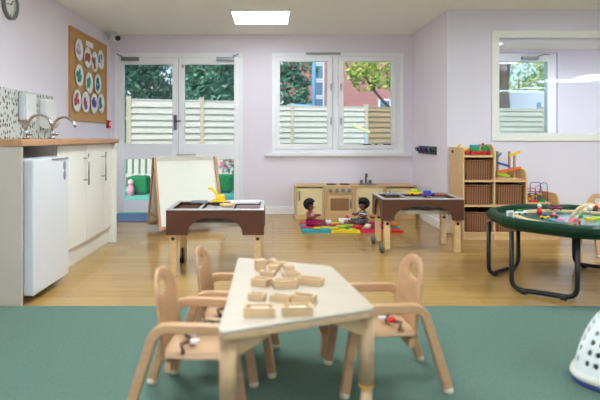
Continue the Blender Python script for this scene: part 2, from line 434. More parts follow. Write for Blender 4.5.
# cupboard
t = thing('cupboard', 'cream base cupboard with bar handles between fridge and double doors', 'cupboard', (-1.78, 4.3, 0))
MB().box(-.26,-.61,.15,.26,.63,.924).build('body', CREAM, t)
MB().box(-.26,-.61,.001,.245,.63,.149).build('plinth', CREAM, t)
MB().box(-.26,.632,.001,.32,.65,.924).build('end_panel', CREAM, t)
for (a, c, hy) in ((-.608,-.04,-.1),(-.036,.38,.33),(.384,.628,None)):
    d = MB().box(.262,a,.15,.28,c,.918).build('door', CREAM, t, bevel=.003)
    if hy is not None:
        b = MB(); b.cyl((.32,hy,.60),(.32,hy,.85),.007,10)
        for z in (.64,.81): b.cyl((.28,hy,z),(.32,hy,z),.005,8)
        b.build('handle', METAL, d)
# splashback
tag(MB().box(XL+.001, 3.06, .966, XL+.012, 4.95, 1.36).build('tile_splashback', TILE), 'white splashback with small grey mosaic dashes above the worktop', 'tiles')
def tap(y, label):
    t = thing('tap', label, 'tap', (-1.90, y, .965), 0, 'swan neck taps on the worktop')
    MB().lathe([(.026,0),(.026,.012),(.017,.02),(.017,.06),(.012,.065)]).build('base', CHROME, t)
    pts = [(0,0,.06),(.01,-.01,.1)] + [(.02+.09*(1-math.cos(R(a))), -.01, .10+.085*math.sin(R(a))) for a in range(15,166,15)] + [(.21,-.01,.10)]
    MB().tube(pts, .011, 10).build('spout', CHROME, t)
    b = MB(); b.cyl((0,0,.035),(.045,-.02,.04),.012); b.sph((.05,-.022,.04), .016); b.build('lever', CHROME, t)
tap(4.07, 'curved chrome tap nearer the camera below the two wall dispensers')
tap(4.55, 'curved chrome tap further along the worktop beside the pinboard')
t = thing('towel_dispenser', 'square white paper towel dispenser, nearer one on the tiled splashback', 'dispenser', (XL+.012, 4.36, 1.11))
MB().box(0,-.09,0,.06,.09,.23).build('body', mat('dispenser_grey',(206,208,212),.35), t, bevel=.02, bseg=3)
MB().box(.058,-.085,.005,.08,.085,.225).build('cover', PWH, t, bevel=.01)
t = thing('roll_dispenser', 'white roll dispenser with a hanging white paper roll beside the towel dispenser', 'dispenser', (XL+.012, 4.745, 1.08))
MB().box(0,-.095,.05,.085,.095,.235).build('body', PWH, t, bevel=.02, bseg=3)
b = MB(); b.cyl((.058,-.085,0.03),(.058,.085,.03),.056,24); b.build('paper_roll', PAPER, t)
b = MB(); b.tube([(.08,-.10,.065),(.095,-.10,.06),(.095,.10,.06),(.08,.10,.065)],.006); b.build('rim', METAL, t)
# clock
t = thing('wall_clock', 'round grey rimmed wall clock high on the left lilac wall', 'clock', (XL, 4.15, 2.015)); t.scale = (.9,.9,.9)
TX = Matrix.Rotation(R(90),4,'Y')
MB().lathe([(.112,0),(.128,0),(.13,.03),(.118,.036),(.108,.03),(.106,.012)],n=36,T=TX).build('rim', mat('clock_grey',(120,116,118),.35), t)
MB().lathe([(.001,.012),(.11,.012),(.11,.016),(.001,.016)],n=36,T=TX).build('dial', PAPER, t)
for k in range(12):
    a = k*math.pi/6; MB().cbox((.018, .09*math.cos(a), .09*math.sin(a)), (.002,.010,.010)).build('hour_mark', DARK, t)
b = MB(); b.cbox((.02,.02,.02),(.003,.008,.065),(R(-45),0,0)); b.cbox((.023,-.03,-.0),(.003,.09,.006),(R(10),0,0)); b.build('hands', DARK, t)
# pinboard
t = thing('pinboard', 'cork pinboard with wooden frame on the left wall beside the doors', 'pinboard', (XL, 5.95, 1.63))
MB().box(0.001,-.56,-.45,.012,.56,.45).build('cork', CORK, t)
b = MB(); b.box(0,-.59,-.48,.022,.59,-.45); b.box(0,-.59,.45,.022,.59,.48); b.box(0,-.59,-.45,.022,-.56,.45); b.box(0,.56,-.45,.022,.59,.45); b.build('frame', mat('board_frame_wood',(196,140,88),.5), t)
plates = [(79.5,50,'white','lilac'),(88,58,'brown','red'),(94.8,62,'brown','grey'),(101,60,'teal','white'),
          (79.5,75.5,'teal','green'),(89.4,83,'teal','green'),(98,84,'teal','blue'),
          (77.4,101,'red','grey'),(86,102.5,'purple','red'),(94.5,104,'blue','purple'),(101.3,103.5,'teal','blue')]
PC = {'white':(214,206,220),'lilac':(178,160,196),'brown':(150,92,64),'red':(198,70,70),'grey':(120,116,120),'teal':(44,140,136),'green':(70,160,120),'blue':(60,84,160),'purple':(112,60,140)}
desc = ['pale lilac blotches, top left of the board','brown and red paint, second from left in the top row','brown and grey paint, third from left in the top row','teal and white paint at the top right of the board',
 'teal and green paint, left end of the middle row','teal and green paint, centre of the middle row','teal and blue paint, right end of the middle row',
 'red blotches, bottom left of the board','purple and red paint, second from left in the bottom row','dark blue and purple paint, third from left in the bottom row','teal and blue paint at the bottom right of the board']
for (px, py, c1, c2), ds in zip(plates, desc):
    s_ = (273-px)/(-XL-.03); y = F/s_; z = EYE+(137-py)/s_
    t = thing('paper_plate', 'painted paper plate with '+ds, 'paper plate', (XL+.013, y, z), 0, 'painted plates on the pinboard')
    b = MB().m(PAPER); b.lathe([(.001,0.002),(.06,.002),(.085,.010),(.118,.016),(.119,.018),(.083,.013),(.06,.006),(.001,.006)],n=28,T=TX)
    b.build('plate', None, t)
    b = MB()
    for k in range(13):
        a = rnd.uniform(0,6.28); rr = rnd.uniform(0,.075)
        cm = mat('paint_'+(c1 if k % 3 else c2), PC[c1 if k % 3 else c2], .6)
        b.m(cm); b.sph((.0075+.0004*k, rr*math.cos(a), rr*math.sin(a)), rnd.uniform(.024,.04), (.08,rnd.uniform(.6,1.2),rnd.uniform(.6,1.2)), 10)
    b.build('paint_marks', None, t)
tag(MB().box(XL+.0135, 5.83, 1.985, XL+.016, 6.06, 2.045).build('paper_label', PAPER), 'small white paper label pinned at the top of the pinboard', 'label')
# alarm call point and camera
t = thing('fire_call_point', 'small red fire call point on the left wall below the pinboard', 'fire alarm', (XL, 6.62, 1.14))
MB().box(0,-.045,-.05,.035,.045,.05).build('body', RED, t, bevel=.006); MB().box(.0355,-.025,-.02,.038,.025,.02).build('glass', PWH, t)
t = thing('security_camera', 'small white security camera in the corner above the double doors', 'camera', (-1.99, 6.56, 2.19), 0); t.scale = (1.4,1.4,1.4)
MB().lathe([(.001,.0),(.04,0),(.04,.02),(.03,.035),(.001,.035)],c=(.0,.0,.05)).build('mount', PWH, t)
MB().cyl((-.02,.03,.02),(.06,-.05,.0),.032,18).build('body', PWH, t)
MB().cyl((.062,-.052,0),(.072,-.062,-.003),.022,18).build('lens', DARK, t)
MB().cyl((0,0,.0),(0,0,.052),.012).build('arm', PWH, t)

# ------------------------------------------------------------------ coat pegs rail on the return wall
t = thing('peg_rail', 'dark rail of small coloured pegs on the lilac return wall', 'peg rail', (XJ, 6.10, .83))
MB().box(-.014,-.34,-.045,0,.34,.045).build('board', mat('peg_board_grey',(70,70,76),.6), t)
cols = [DARK, TEAL, DARK, MAROON, PURP, DARK, BLUE, DARK, GREYP]
for k in range(9):
    y = -.30+.075*k; MB().tube([(-.014,y,-.01),(-.05,y,-.01),(-.06,y,.03)], .01, 8).build('peg', cols[k], t)

# ------------------------------------------------------------------ easel
t = thing('easel', 'low wooden easel with a white board in front of the double doors', 'easel', (-.93, 5.62, 0), R(26))
def tilted(d): return Matrix.Translation((0,0,.80)) @ Matrix.Rotation(d,4,'X') @ Matrix.Translation((0,0,-.80))
for sgn in (-1, 1):
    Tt = tilted(R(19)*sgn*-1)
    w, h = .325, .785
    poly = [(-w,0.05)]+[(w,0.05)]+[(w,h-.10)]+arc(w-.08,h-.08,.08,0,90,5)+arc(-w+.08,h-.08,.08,90,180,5)
    b = MB(); y0, y1 = ((-.03,-.016) if sgn < 0 else (.016,.03))
    b.prism(poly,'y',y0,y1,Tt); b.build('board', mat('easel_white',(240,239,230),.35), t, bevel=.003)
    for x in (-w-.02, w-.008):
        b = MB(); b.box(x,-.02 if sgn<0 else -.01,-.0,x+.028,.01 if sgn<0 else .02,.765,Tt); b.build('leg', BEECH, t, bevel=.004)
    b = MB(); b.box(-w,y0-.03*(sgn<0),.02,w,y1+.03*(sgn>0),.05,Tt); b.build('ledge', BEECH, t, bevel=.003)
for x in (-.335,.327): MB().box(x-.004,-.15,.16,x+.004,.15,.19).build('brace', BEECH, t)
b = MB(); b.box(-.1,-.05,.785,.1,-.02,.80); b.build('clip', METAL, t)

# ------------------------------------------------------------------ activity tables
def act_table(name, label, loc, w, d, h, ah, wheels, wide=.72):
    t = thing(name, label, 'activity table', loc, 0, 'brown sided activity tables')
    def arch(L, lo, n=14, wide=.62, rise=.72):
        pts = [(-L/2,h),( -L/2,h-ah),(-L/2+.5*(1-wide)*L,h-ah)]
        a = L*wide/2
        for i in range(1,n):
            th = math.pi*(1-i/n); pts.append((a*math.cos(th), h-ah+ah*rise*math.sin(th)**.75))
        pts += [(L/2-.5*(1-wide)*L,h-ah),(L/2,h-ah),(L/2,h)]
        return pts
    def side(poly, axis, a, c, off):
        b = MB(); b.prism(poly,axis,a,c)
        return b
    for (a, c) in ((0,.018),(d-.018,d)):
        side(arch(w,0,wide=wide),'y',a,c,0).build('apron', WALNUT, t, loc=(w/2,0,0))
    for x in (0,w-.018):
        side(arch(d-.038,0,wide=.62,rise=.9),'x',x,x+.018,0).build('end_panel', WALNUT, t, loc=(0,d/2,0))
    # legs
    for i,(x,y) in enumerate(((.02,.02),(w-.07,.02),(.02,d-.07),(w-.07,d-.07))):
        lg = MB().box(x,y,0.0 if not (wheels and x<.1) else .03,x+.05,y+.05,h-.052).build('leg', PINE, t, bevel=.006)
        b = MB(); b.cyl((x+.025,y-.003,h-ah-.03),(x+.025,y+.002,h-ah-.03),.012); b.build('bolt', DARK, lg)
        if wheels and x<.1:
            wl = MB().tube([(x-.034,y+.025,.035),(x-.008,y+.025,.035)],.035,20); wl.build('wheel', RUBBER, lg)
    for y in (.03,d-.08) if not wheels else ():
        pass
    # tray rim and compartments
    b = MB()
    rm = .03
    b.box(0,0,h+.001,w,rm,h+.012); b.box(0,d-rm,h+.001,w,d,h+.012); b.box(0,rm,h+.001,rm,d-rm,h+.012); b.box(w-rm,rm,h+.001,w,d-rm,h+.012)
    for k in (1,2): b.box(w*k/3-.008,rm,h+.001,w*k/3+.008,d-rm,h+.012)
    b.build('tray_rim', TRAYC, t, bevel=.003)
    b = MB()
    for k in range(3):
        x0, x1 = (rm if k==0 else w*k/3+.008), (w-rm if k==2 else w*(k+1)/3-.008)
        b.m(WALNUT if k == 0 else TRAYC if k == 1 else mat('tray_mauve',(150,128,128),.4)); b.box(x0,rm,h-.025,x1,d-rm,h-.02)
    b.build('tray_floor', None, t)
    b = MB(); hh = .12
    z0 = h-ah+.045
    b.box(.09,.08,z0,w-.09,d-.08,z0+.006)
    for (xa,ya,xb,yb) in ((.09,.08,w-.09,.086),(.09,d-.086,w-.09,d-.08),(.09,.086,.096,d-.086),(w-.096,.086,w-.09,d-.086)): b.box(xa,ya,z0+.006,xb,yb,z0+.03)
    b.build('lower_tray', mat('pale_tray',(196,186,168),.5), t)
    return t
tA = act_table('activity_table', 'brown sided activity table with wooden legs in front of the easel', (-.748,3.70,0), .685, .50, .465, .17, False, .56)
tB = act_table('activity_table', 'brown sided activity table on two wheels, nearer the basket shelves', (.92,4.45,0), .685, .46, .452, .175, True)
# small steel catches and castors on the rear legs of the left table
for x in (.045,.64):
    b = MB(); b.box(x-.008,.409,.0,x+.008,.4295,.12); b.tube([(x-.014,.415,.03),(x+.014,.415,.03)],.028,14); b.build('castor', DARK, tA)

# toys on the tables
def mesh_thing(name, label, cat, loc, rz=0, group=None): return thing(name,label,cat,loc,rz,group)
t = thing('toy_digger', 'bright yellow toy digger with raised arm on the left activity table', 'toy', (-.40,3.90,.478), R(170))
MB().box(-.05,-.032,.022,.05,.032,.04).build('chassis', YEL, t, bevel=.004)
MB().box(-.045,-.028,.04,.015,.028,.075).build('cab', YEL, t, bevel=.006)
b = MB(); b.tube([(-.0,0,.065),(.03,0,.10),(.055,0,.125)],[.012,.01,.009],8); b.tube([(.055,0,.125),(.075,0,.128)],[.012,.014],8); b.build('arm', YEL, t)
for y in (-.036,.036): MB().prism(arc(-.03,.0135,.0125,90,270)+arc(.03,.0135,.0125,-90,90),'y',y-.008,y+.008).build('track', DARK, t)
def car(label, loc, rz, m1, m2, L=.09, name='toy_car'):
    t = thing(name,label,'toy car',loc,rz); t.scale = (.66,.66,.66) if loc[1] < 4.3 else (1,1,1)
    MB().box(-L/2,-.022,.012,L/2,.022,.034).build('body', m1, t, bevel=.007, bseg=3)
    MB().box(-L*.28,-.019,.0342,L*.2,.019,.056).build('cabin', m2, t, bevel=.007, bseg=3)
    for x in (-L*.3,L*.3):
        for y in (-.024,.024): MB().cyl((x,y-.004,.013),(x,y+.004,.013),.0125,12).build('wheel', DARK, t)
    return t
car('yellow and green toy car on the right activity table', (1.25,4.66,.464), R(10), YEL, LIME, .13)
car('blue and purple toy car in the middle of the right activity table', (1.33,4.56,.464), R(20), PURP, BLUE, .13)
tag(MB().box(-.06,-.03,0,.06,.03,.02).build('toy_tray', GREYP, loc=(-.56,4.02,.478), bevel=.006), 'small grey dish at the back left of the left activity table', 'dish')
tag(MB().lathe([(.001,0),(.04,0),(.055,.022),(.05,.022),(.036,.004),(.001,.004)]).build('toy_bowl', mat('clay_tan',(204,170,120),.6), loc=(-.33,3.80,.478)), 'shallow tan bowl near the front of the left activity table', 'bowl')
tag(MB().box(-.11,-.035,0,.11,.035,.025).build('storage_tray', mat('clear_white',(222,222,226),.3), loc=(-.21,4.0,.478), bevel=.008), 'long pale tray lying at the right of the left activity table', 'tray')
tag(MB().box(-.07,-.04,0,.07,.04,.016).build('picture_card', mat('card_brown',(150,104,90),.6), loc=(1.47,4.72,.464)), 'brown picture card lying at the back right of the right activity table', 'card')
tag(MB().box(-.05,-.035,0,.05,.035,.014).build('picture_card', mat('card_grey',(150,150,166),.6), loc=(1.06,4.75,.464)), 'grey picture card lying at the back left of the right activity table', 'card')

# ------------------------------------------------------------------ foreground trapezoid table
t = thing('trapezoid_table', 'pale birch trapezoid nursery table in the foreground with wooden legs', 'table', (0,0,0))
corners = [(-.165,1.575),(.35,1.80),(.262,2.385),(-.168,2.56)]
def rounded(poly, r, n=4):
    out = []; N = len(poly)
    for i in range(N):
        a,b_,c = Vector(poly[i-1]),Vector(poly[i]),Vector(poly[(i+1)%N])
        p0 = b_+(a-b_).normalized()*r; p1 = b_+(c-b_).normalized()*r
        for k in range(n+1):
            u = k/n; q = (1-u)**2*p0+2*u*(1-u)*b_+u*u*p1; out.append((q.x,q.y))
    return out
MB().prism(rounded(corners,.03),'z',.387,.40).build('tabletop', BIRCH, t, bevel=.004, bseg=3)
MB().prism(rounded(corners,.03),'z',.3677,.3868).build('edge_band', BEECHB, t, bevel=.003)
legs = [(-.138,1.628),(.322,1.830),(.232,2.345),(-.136,2.500)]
cc = sum((Vector(l) for l in legs), Vector((0,0)))/4
for i in range(4):
    p = Vector(legs[i])
    for q in (Vector(legs[(i+1)%4]), Vector(legs[i-1])):
        d_ = (q-p).normalized(); ang = math.atan2(d_.y,d_.x)
        MB().prism([(.02,.30),(.13,.352),(.13,.3675),(.02,.3675)],'y',-.011,.011,Matrix.Translation((p.x,p.y,0)) @ Matrix.Rotation(ang,4,'Z')).build('corner_bracket', BEECHB, t)
for (x,y) in legs:
    lg = MB().cyl((x,y,.13),(x,y,.3675),.027,20).build('leg', BEECHB, t)
    MB().cyl((x,y,.122),(x,y,.1299),.0275,20).build('ring', mat('amber_ring',(226,160,30),.4), lg)
    MB().lathe([(.001,0),(.024,0),(.024,.02),(.02,.03),(.02,.11)],c=(x,y,.0121),n=18).build('foot', BEECHB, lg)

# puzzle blocks on the table
def wbox(label, x, y, rz, L, W, Hh, lid=None, tall=False, z=.4005):
    t = thing('wooden_block', label, 'wooden block', (x,y,z), R(rz), 'wooden blocks on the foreground table')
    b = MB(); th = .006
    b.box(-L/2,-W/2,0,L/2,W/2,Hh*.62)
    b.build('box', BLOCK, t, bevel=.002)
    b = MB(); fr3 = .008
    b.box(-L/2,-W/2,Hh*.62,L/2,-W/2+fr3,Hh); b.box(-L/2,W/2-fr3,Hh*.62,L/2,W/2,Hh); b.box(-L/2,-W/2+fr3,Hh*.62,-L/2+fr3,W/2-fr3,Hh); b.box(L/2-fr3,-W/2+fr3,Hh*.62,L/2,W/2-fr3,Hh)
    b.build('rim', BLOCK, t)
    if lid: 
        MB().box(-L*.25,-W*.2,Hh*.62,L*.3,W*.22,Hh*.8).build('inlay', lid, t)
    return t
PALEI = mat('pale_inlay',(240,228,206),.5); BRI = mat('dark_inlay',(70,60,62),.6); GYI = mat('grey_inlay',(150,140,130),.6)
def onT(px, py, z=.40): 
    s_ = (py-137)/(EYE-z); return ((px-273)/s_, F/s_)
BL = [ # px,py of base front centre, rot, L, W, H, inlay, text
 (259,318,0,.102,.05,.030,PALEI,'front row, left one nearest the table edge, with a pale inlay'),
 (297,317,2,.100,.05,.030,PALEI,'front row, right one nearest the table edge, with a pale inlay'),
 (257,301,-14,.060,.04,.022,GYI,'small one directly behind the left front block'),
 (281,303,-24,.075,.035,.022,GYI,'narrow tilted one between the two front blocks and the middle row'),
 (304,304,-24,.085,.045,.026,BRI,'with a dark inlay, behind the right front block'),
 (261,287,-28,.070,.045,.028,GYI,'left end of the middle row'),
 (285,289,8,.095,.045,.030,PALEI,'centre of the middle row, with a pale inlay'),
 (311,286,-20,.100,.05,.026,mat('reddish_inlay',(176,110,90),.6),'right end of the middle row, with a reddish inlay'),
 (268,277,-18,.060,.035,.020,PALEI,'small flat one behind the middle row'),
 (291,278,10,.075,.035,.020,BRI,'with a dark inlay, between the middle and back rows'),
]
for (px,py,rz,L,W,Hh,inl,tx) in BL:
    x,y = onT(px,py); wbox('pale wooden block '+tx, x, y+W/2, rz, L, W, Hh, inl)
def blk(label, px, py, rz, poly=None, L=.05, W=.04, Hh=.04, rnd_=False):
    x,y = onT(px,py); b = MB()
    if rnd_: 
        b.prism(arc(0,.0,.028,0,180,10)+[(-.028,-.004),(.028,-.004)][:0],'y',-.018,.018)
    else: b.box(-L/2,-W/2,0,L/2,W/2,Hh)
    o = b.build('wooden_block', BLOCK, loc=(x,y+W/2,.4005), bevel=.003); o.rotation_euler.z = R(rz)
    tag(o,label,'wooden block','wooden blocks on the foreground table'); return o
blk('tall cube shaped wooden block at the back left of the block group', 260, 271.5, 12, L=.045, W=.04, Hh=.048)
blk('low wooden block in the middle of the back row', 274, 272, -8, L=.045, W=.035, Hh=.026)
blk('low wooden block at the right end of the back row', 289, 271.5, 5, L=.045, W=.035, Hh=.026)
blk('arch shaped wooden block standing behind the back row', 272, 266, -30, rnd_=True)
blk('small slanting wooden block lying behind the back row', 281, 267, 35, L=.05, W=.022, Hh=.02)

# ------------------------------------------------------------------ toddler chairs
def make_chair(label, loc, rz, group='toddler chairs'):
    t = thing('toddler_chair', label, 'chair', loc, rz, group)
    W = .145
    for s in (-1,1):
        path = roundpath([(-.225,.015),(-.126,.322),(.128,.322),(.175,.015)], .05)
        b = MB(); a_, c_ = (s*W-.016, s*W+.016)
        ribbon(b, path, .034, 'y', a_, c_)
        f = b.build('side_frame', BEECH, t, bevel=.006, bseg=3)
        for x in (-.227,.176): MB().lathe([(.001,0),(.017,0),(.019,.010),(.015,.024),(.001,.024)],c=(x,s*W,-.002)).build('foot_cap', mat('pale_foot',(222,206,182),.5), f)
        MB().cyl((.150,s*(W-.017) if s>0 else s*(W-.017),.13),(.150,s*(W+.0185),.13),.007,10).build('bolt', METAL, f)
    # seat: dished panel
    b = MB(); n = 9; g = []
    for i in range(n):
        row = []
        for j in range(n):
            u, v = i/(n-1), j/(n-1)
            x = -.125+.255*u; y = (v-.5)*2*(W-.018)
            z = .212 - .012*math.sin(math.pi*v)*math.sin(math.pi*min(1,u*1.1)) - (.022*((u-.82)/.18)**2 if u > .82 else 0)
            row.append(b.bm.verts.new((x,y,z)))
        g.append(row)
    for i in range(n-1):
        for j in range(n-1): b._f([g[i][j],g[i+1][j],g[i+1][j+1],g[i][j+1]], True)
    b.build('seat', BEECHB, t, solid=.014, sub=1)
    for x in (-.10,.09): MB().box(x,-W+.017,.165,x+.02,W-.017,.195).build('seat_rail', BEECH, t)
    # backrest: curved board with a hand hole
    b = MB(); nu, nv = 13, 14; g = []
    for i in range(nu):
        row = []
        for j in range(nv):
            u = i/(nu-1)*2-1; v = j/(nv-1)
            top = .488 - .07*abs(u)**3.2
            z = .20+(top-.20)*v
            wv = .128 - .006*v
            x = -.112 - .10*(v*.3) - .03*(1-u*u) + .012
            row.append(b.bm.verts.new((x, u*wv, z)))
        g.append(row)
    for i in range(nu-1):
        for j in range(nv-1):
            if i in (4,5,6,7) and j in (9,10): continue
            b._f([g[i][j],g[i+1][j],g[i+1][j+1],g[i][j+1]], True)
    b.build('backrest', BEECH, t, solid=.012, sub=1)
    b = MB().m(mat('strap_brown',(120,92,74),.8))
    b.tube([(-.05,.10,.225),(-.075,.05,.235),(-.03,0,.228),(-.06,-.06,.235),(-.04,-.11,.225)],.007,6)
    b.m(PWH); b.cbox((-.02,-.02,.232),(.03,.022,.01)); b.m(RED if 'right' in label else PWH); b.cbox((-.04,.03,.24),(.03,.03,.008),(0,.3,0))
    b.build('safety_strap', None, t)
    return t
make_chair('beech toddler chair with arms at the left of the foreground table, nearest the camera', (-.26,1.925,.0145), R(-4))
make_chair('beech toddler chair with arms at the left of the foreground table, the further one', (-.17,2.297,.0145), R(-4))
make_chair('beech toddler chair facing the right side of the foreground table', (.425,2.13,.0145), R(186))
make_chair('wooden toddler chair behind the green octagonal play tray near the right wall', (2.82,4.46,.0015), R(-100))

# ------------------------------------------------------------------ octagonal tray table
t = thing('octagonal_play_table', 'dark green octagonal play tray standing on black tube legs', 'play table', (2.05,3.56,0))
RO = .58; A0 = 16.5
def octr(r): return [(r*math.cos(R(A0+45*k)), r*math.sin(R(A0+45*k))) for k in range(8)]
b = MB(); prof = [(RO-.09,.395),(RO-.02,.385),(RO,.40),(RO+.012,.425),(RO+.01,.45),(RO-.008,.463),(RO-.035,.463),(RO-.05,.45),(RO-.055,.43),(RO-.09,.426)]
rings = []
for k in range(8):
    for off in ((-6,6)):
        a = A0+45*k+off; fac = math.cos(R(22.5))/math.cos(R(22.5-6))
        rings.append([b.bm.verts.new((r_*fac*math.cos(R(a)), r_*fac*math.sin(R(a)), z)) for r_,z in prof])
for i in range(16):
    A,B = rings[i],rings[(i+1)%16]
    for k in range(len(prof)): b._f([A[k],A[(k+1)%len(prof)],B[(k+1)%len(prof)],B[k]], False)
b.build('rim', GREEN, t, bevel=.004)
b = MB(); b.prism(octr(RO-.075),'z',.415,.425); b.build('tray_floor', mat('tray_green_floor',(12,72,48),.4), t)
legsF = [((-.24,-.41),(-.54,-.205)),((-.54,.15),(-.22,.395)),((.23,.455),(.50,.25)),((.54,-.15),(.24,-.41))]
for (p,q) in legsF:
    pts = roundpath([Vector((p[0],p[1],.386)),Vector((p[0],p[1],.02)),Vector((q[0],q[1],.02)),Vector((q[0],q[1],.386))],.07)
    lf = MB().tube(pts,.0145,12).build('leg_frame', BLACKM, t)
    b = MB()
    for f_ in (.2,.8):
        c_ = Vector(p).lerp(Vector(q),f_); b.cyl((c_.x,c_.y,0),(c_.x,c_.y,.03),.02,12)
    b.build('foot', DARK, lf)
MB().tube([(.0,-.25,.38),(0,.25,.38)],.01,8).build('cross_bar', BLACKM, t)
# things in the tray
ZT = .4255
def onG(px,py,z=.43):
    s_ = (py-137)/(EYE-z); return ((px-273)/s_, F/s_)
TRACK = mat('track_wood',(226,200,160),.5)
def track(cx, cy, r, a0, a1, label):
    b = MB(); n = 12; o_ = []; i_ = []
    for k in range(n+1):
        a = R(a0+(a1-a0)*k/n); o_.append((cx+(r+.025)*math.cos(a),cy+(r+.025)*math.sin(a))); i_.append((cx+(r-.025)*math.cos(a),cy+(r-.025)*math.sin(a)))
    for k in range(n): b.prism([i_[k],o_[k],o_[k+1],i_[k+1]],'z',0,.014)
    bmesh.ops.remove_doubles(b.bm, verts=b.bm.verts[:], dist=1e-5)
    o = b.build('track_piece', TRACK, loc=(2.05,3.56,ZT)); tag(o,label,'toy track','wooden track pieces in the play tray')
for a0,a1,tx in ((95,140,'back left'),(142,187,'left side'),(189,222,'front left'),(50,92,'back middle'),(5,48,'back right'),(-60,3,'right side')):
    track(0,0,.38,a0,a1,'curved pale wooden track piece at the %s of the green play tray'%tx)
w = tag(MB().prism(octr(.25),'z',0,.004).build('water_mat', mat('water_blue',(112,160,176),.15), loc=(2.08,3.52,ZT)),'blue water shaped mat in the middle of the green play tray','mat')
car('white and green toy van at the left of the green play tray', (1.72,3.68,ZT+.0145), R(15), PWH, GRN, .12, 'toy_van')
car('blue and yellow toy car at the front left of the green play tray', (1.78,3.47,ZT+.0145), R(-20), YEL, BLUE, .085)
car('dark red toy bus at the back of the green play tray', (2.09,3.92,ZT+.0145), 0, MAROON, MAROON, .15, 'toy_bus')
car('red toy car beside the white peg figure in the play tray', (1.92,3.62,ZT+.0), R(30), RED, PINK, .05)
t = thing('peg_figure','small white headed wooden peg figure standing in the green play tray','toy figure',(1.90,3.78,ZT))
MB().lathe([(.001,0),(.016,0),(.018,.02),(.011,.05),(.001,.052)]).build('body', RED, t); MB().sph((0,0,.064),.014).build('head', PWH, t)
t = thing('toy_block_sign','small white sign block at the left edge of the green play tray','toy',(1.61,3.60,ZT),R(10))
MB().box(-.025,-.006,0,.025,.006,.055).build('panel', PWH, t, bevel=.002); MB().box(-.015,-.0085,.012,.015,-.0065,.042).build('picture', mat('sign_grey',(150,160,150),.6), t)
t = thing('toy_house','small pink roofed toy house at the front of the green play tray','toy house',(1.87,3.30,ZT),R(12)); t.scale = (.7,.7,.7)
MB().box(-.035,-.022,0,.035,.022,.04).build('walls', mat('house_cream',(226,200,170),.6), t); MB().prism([(-.043,.0402),(.043,.0402),(0,.075)],'y',-.027,.027).build('roof', mat('roof_pink',(222,120,120),.6), t)
MB().box(-.01,-.024,0,.01,-.0222,.024).build('door', RED, t)
t = thing('toy_bridge','arched toy bridge with beaded wooden rails in the green play tray','toy bridge',(2.03,3.37,ZT),R(-5)); t.scale = (1.2,1.2,1.35)
for y in (-.03,.03):
    pts = [(.09*math.cos(R(a)),y,.085*math.sin(R(a))) for a in range(0,181,12)]
    MB().tube(pts,.010,8).build('arch', TRACK, t)
b = MB()
for a in range(10,171,20): b.m([RED,PWH,TRACK,GRN][(a//20)%4]).sph((.09*math.cos(R(a)),-.042,.085*math.sin(R(a))),.012,n=8)
b.build('beads', None, t)
for i,(px,py,m_,nm) in enumerate(((585,221,YEL,'yellow'),(592,220,LIME,'lime'),(557,221,PINK,'pink'),(545,222,TEAL,'teal'))):
    x,y = onG(px,py,.42)
    o = MB().box(-.03,-.012,0,.03,.012,.02).build('toy_block', m_, loc=(x,y-.05,ZT+.0045), bevel=.004); o.rotation_euler.z = R(20*i)
    tag(o,'small %s block lying near the front of the green play tray'%nm,'toy block')

# ------------------------------------------------------------------ stepped shelf with baskets
SX, SY = 1.80, 5.03
t = thing('stepped_shelf_unit','stepped pale wooden shelf unit holding wicker baskets beside the return wall','shelf unit',(SX,SY,0))
D = .37; th = .018
tops = [.805,.570,.335]; xs = [0,.312,.618,.925]
def sidep(name, x, z1, round_=True, z0=0):
    if round_:
        poly = [(D,z0),(0,z0),(0,z1-.09)]+arc(.12,z1-.09+.0,.12,180,100,6)[0:]+[(D,z1+.03)]
        poly = [(0,z0),(D,z0),(D,z1)]+[(.09,z1)]+[( .09-.09*math.sin(R(a)), z1-.09+.09*math.cos(R(a))) for a in range(15,91,15)]
    else: poly = [(0,z0),(D,z0),(D,z1),(0,z1)]
    MB().prism(poly,'x',x,x+th).build(name, PINE, t, bevel=.003)
sidep('side_panel',0,tops[0]+.075,False)
for i in range(3): sidep('side_panel' if i == 2 else 'divider', xs[i+1]-th, tops[i]+.105)
SH = [[.075,.335,.570,.805],[.075,.335,.570],[.075,.335]]
for i in range(3):
    x0 = xs[i]+(th if i == 0 else 0); x1 = xs[i+1]-th
    for z in SH[i]: MB().box(x0,.0,z-th,x1,D-.008,z).build('shelf', PINE, t)
    MB().box(x0,D-.007,.06,x1,D,tops[i]+.06).build('back_panel', mat('shelf_back',(196,150,104),.6), t)
    MB().box(x0,.01,0,x1,.025,.056).build('plinth', PINE, t)
b = MB(); b.prism(arc(.045+.0,0,.014,90,270)+arc(.075,0,.014,-90,90),'x',-.002,-.0005); o = b.build('hand_hole', mat('hole_dark',(110,60,44),.7), t, loc=(0,.22,.835))
spots = [(0,2,'top'),(0,1,'middle'),(0,0,'bottom'),(1,1,'top'),(1,0,'bottom'),(2,0,'bottom')]
coln = ['left','middle','right']
proto = None
def basket(loc, label):
    t = thing('wicker_basket',label,'basket',loc,0,'wicker baskets in the shelf unit')
    b = MB(); w,d,h = .13,.16,.182
    def rr(w,d,z): return [b.bm.verts.new((x,y,z)) for x,y in rounded([(-w,-d),(w,-d),(w,d),(-w,d)],.025,3)]
    R0,R1,R2,R3 = rr(w*.95,d*.95,0), rr(w,d,h), rr(w-.012,d-.012,h), rr(w*.95-.012,d*.95-.012,.01)
    for A,B in ((R0,R1),(R1,R2),(R2,R3)):
        for k in range(len(A)): b._f([A[k],A[(k+1)%len(A)],B[(k+1)%len(A)],B[k]])
    b._f(R0[::-1]); b._f(R3)
    b.build('body', WICK, t)
    b = MB(); pts = [(x,y,h) for x,y in rounded([(-w,-d),(w,-d),(w,d),(-w,d)],.03,3)]; b.tube(pts,.009,8,closed=True); b.build('rim', WICK, t)
    return t
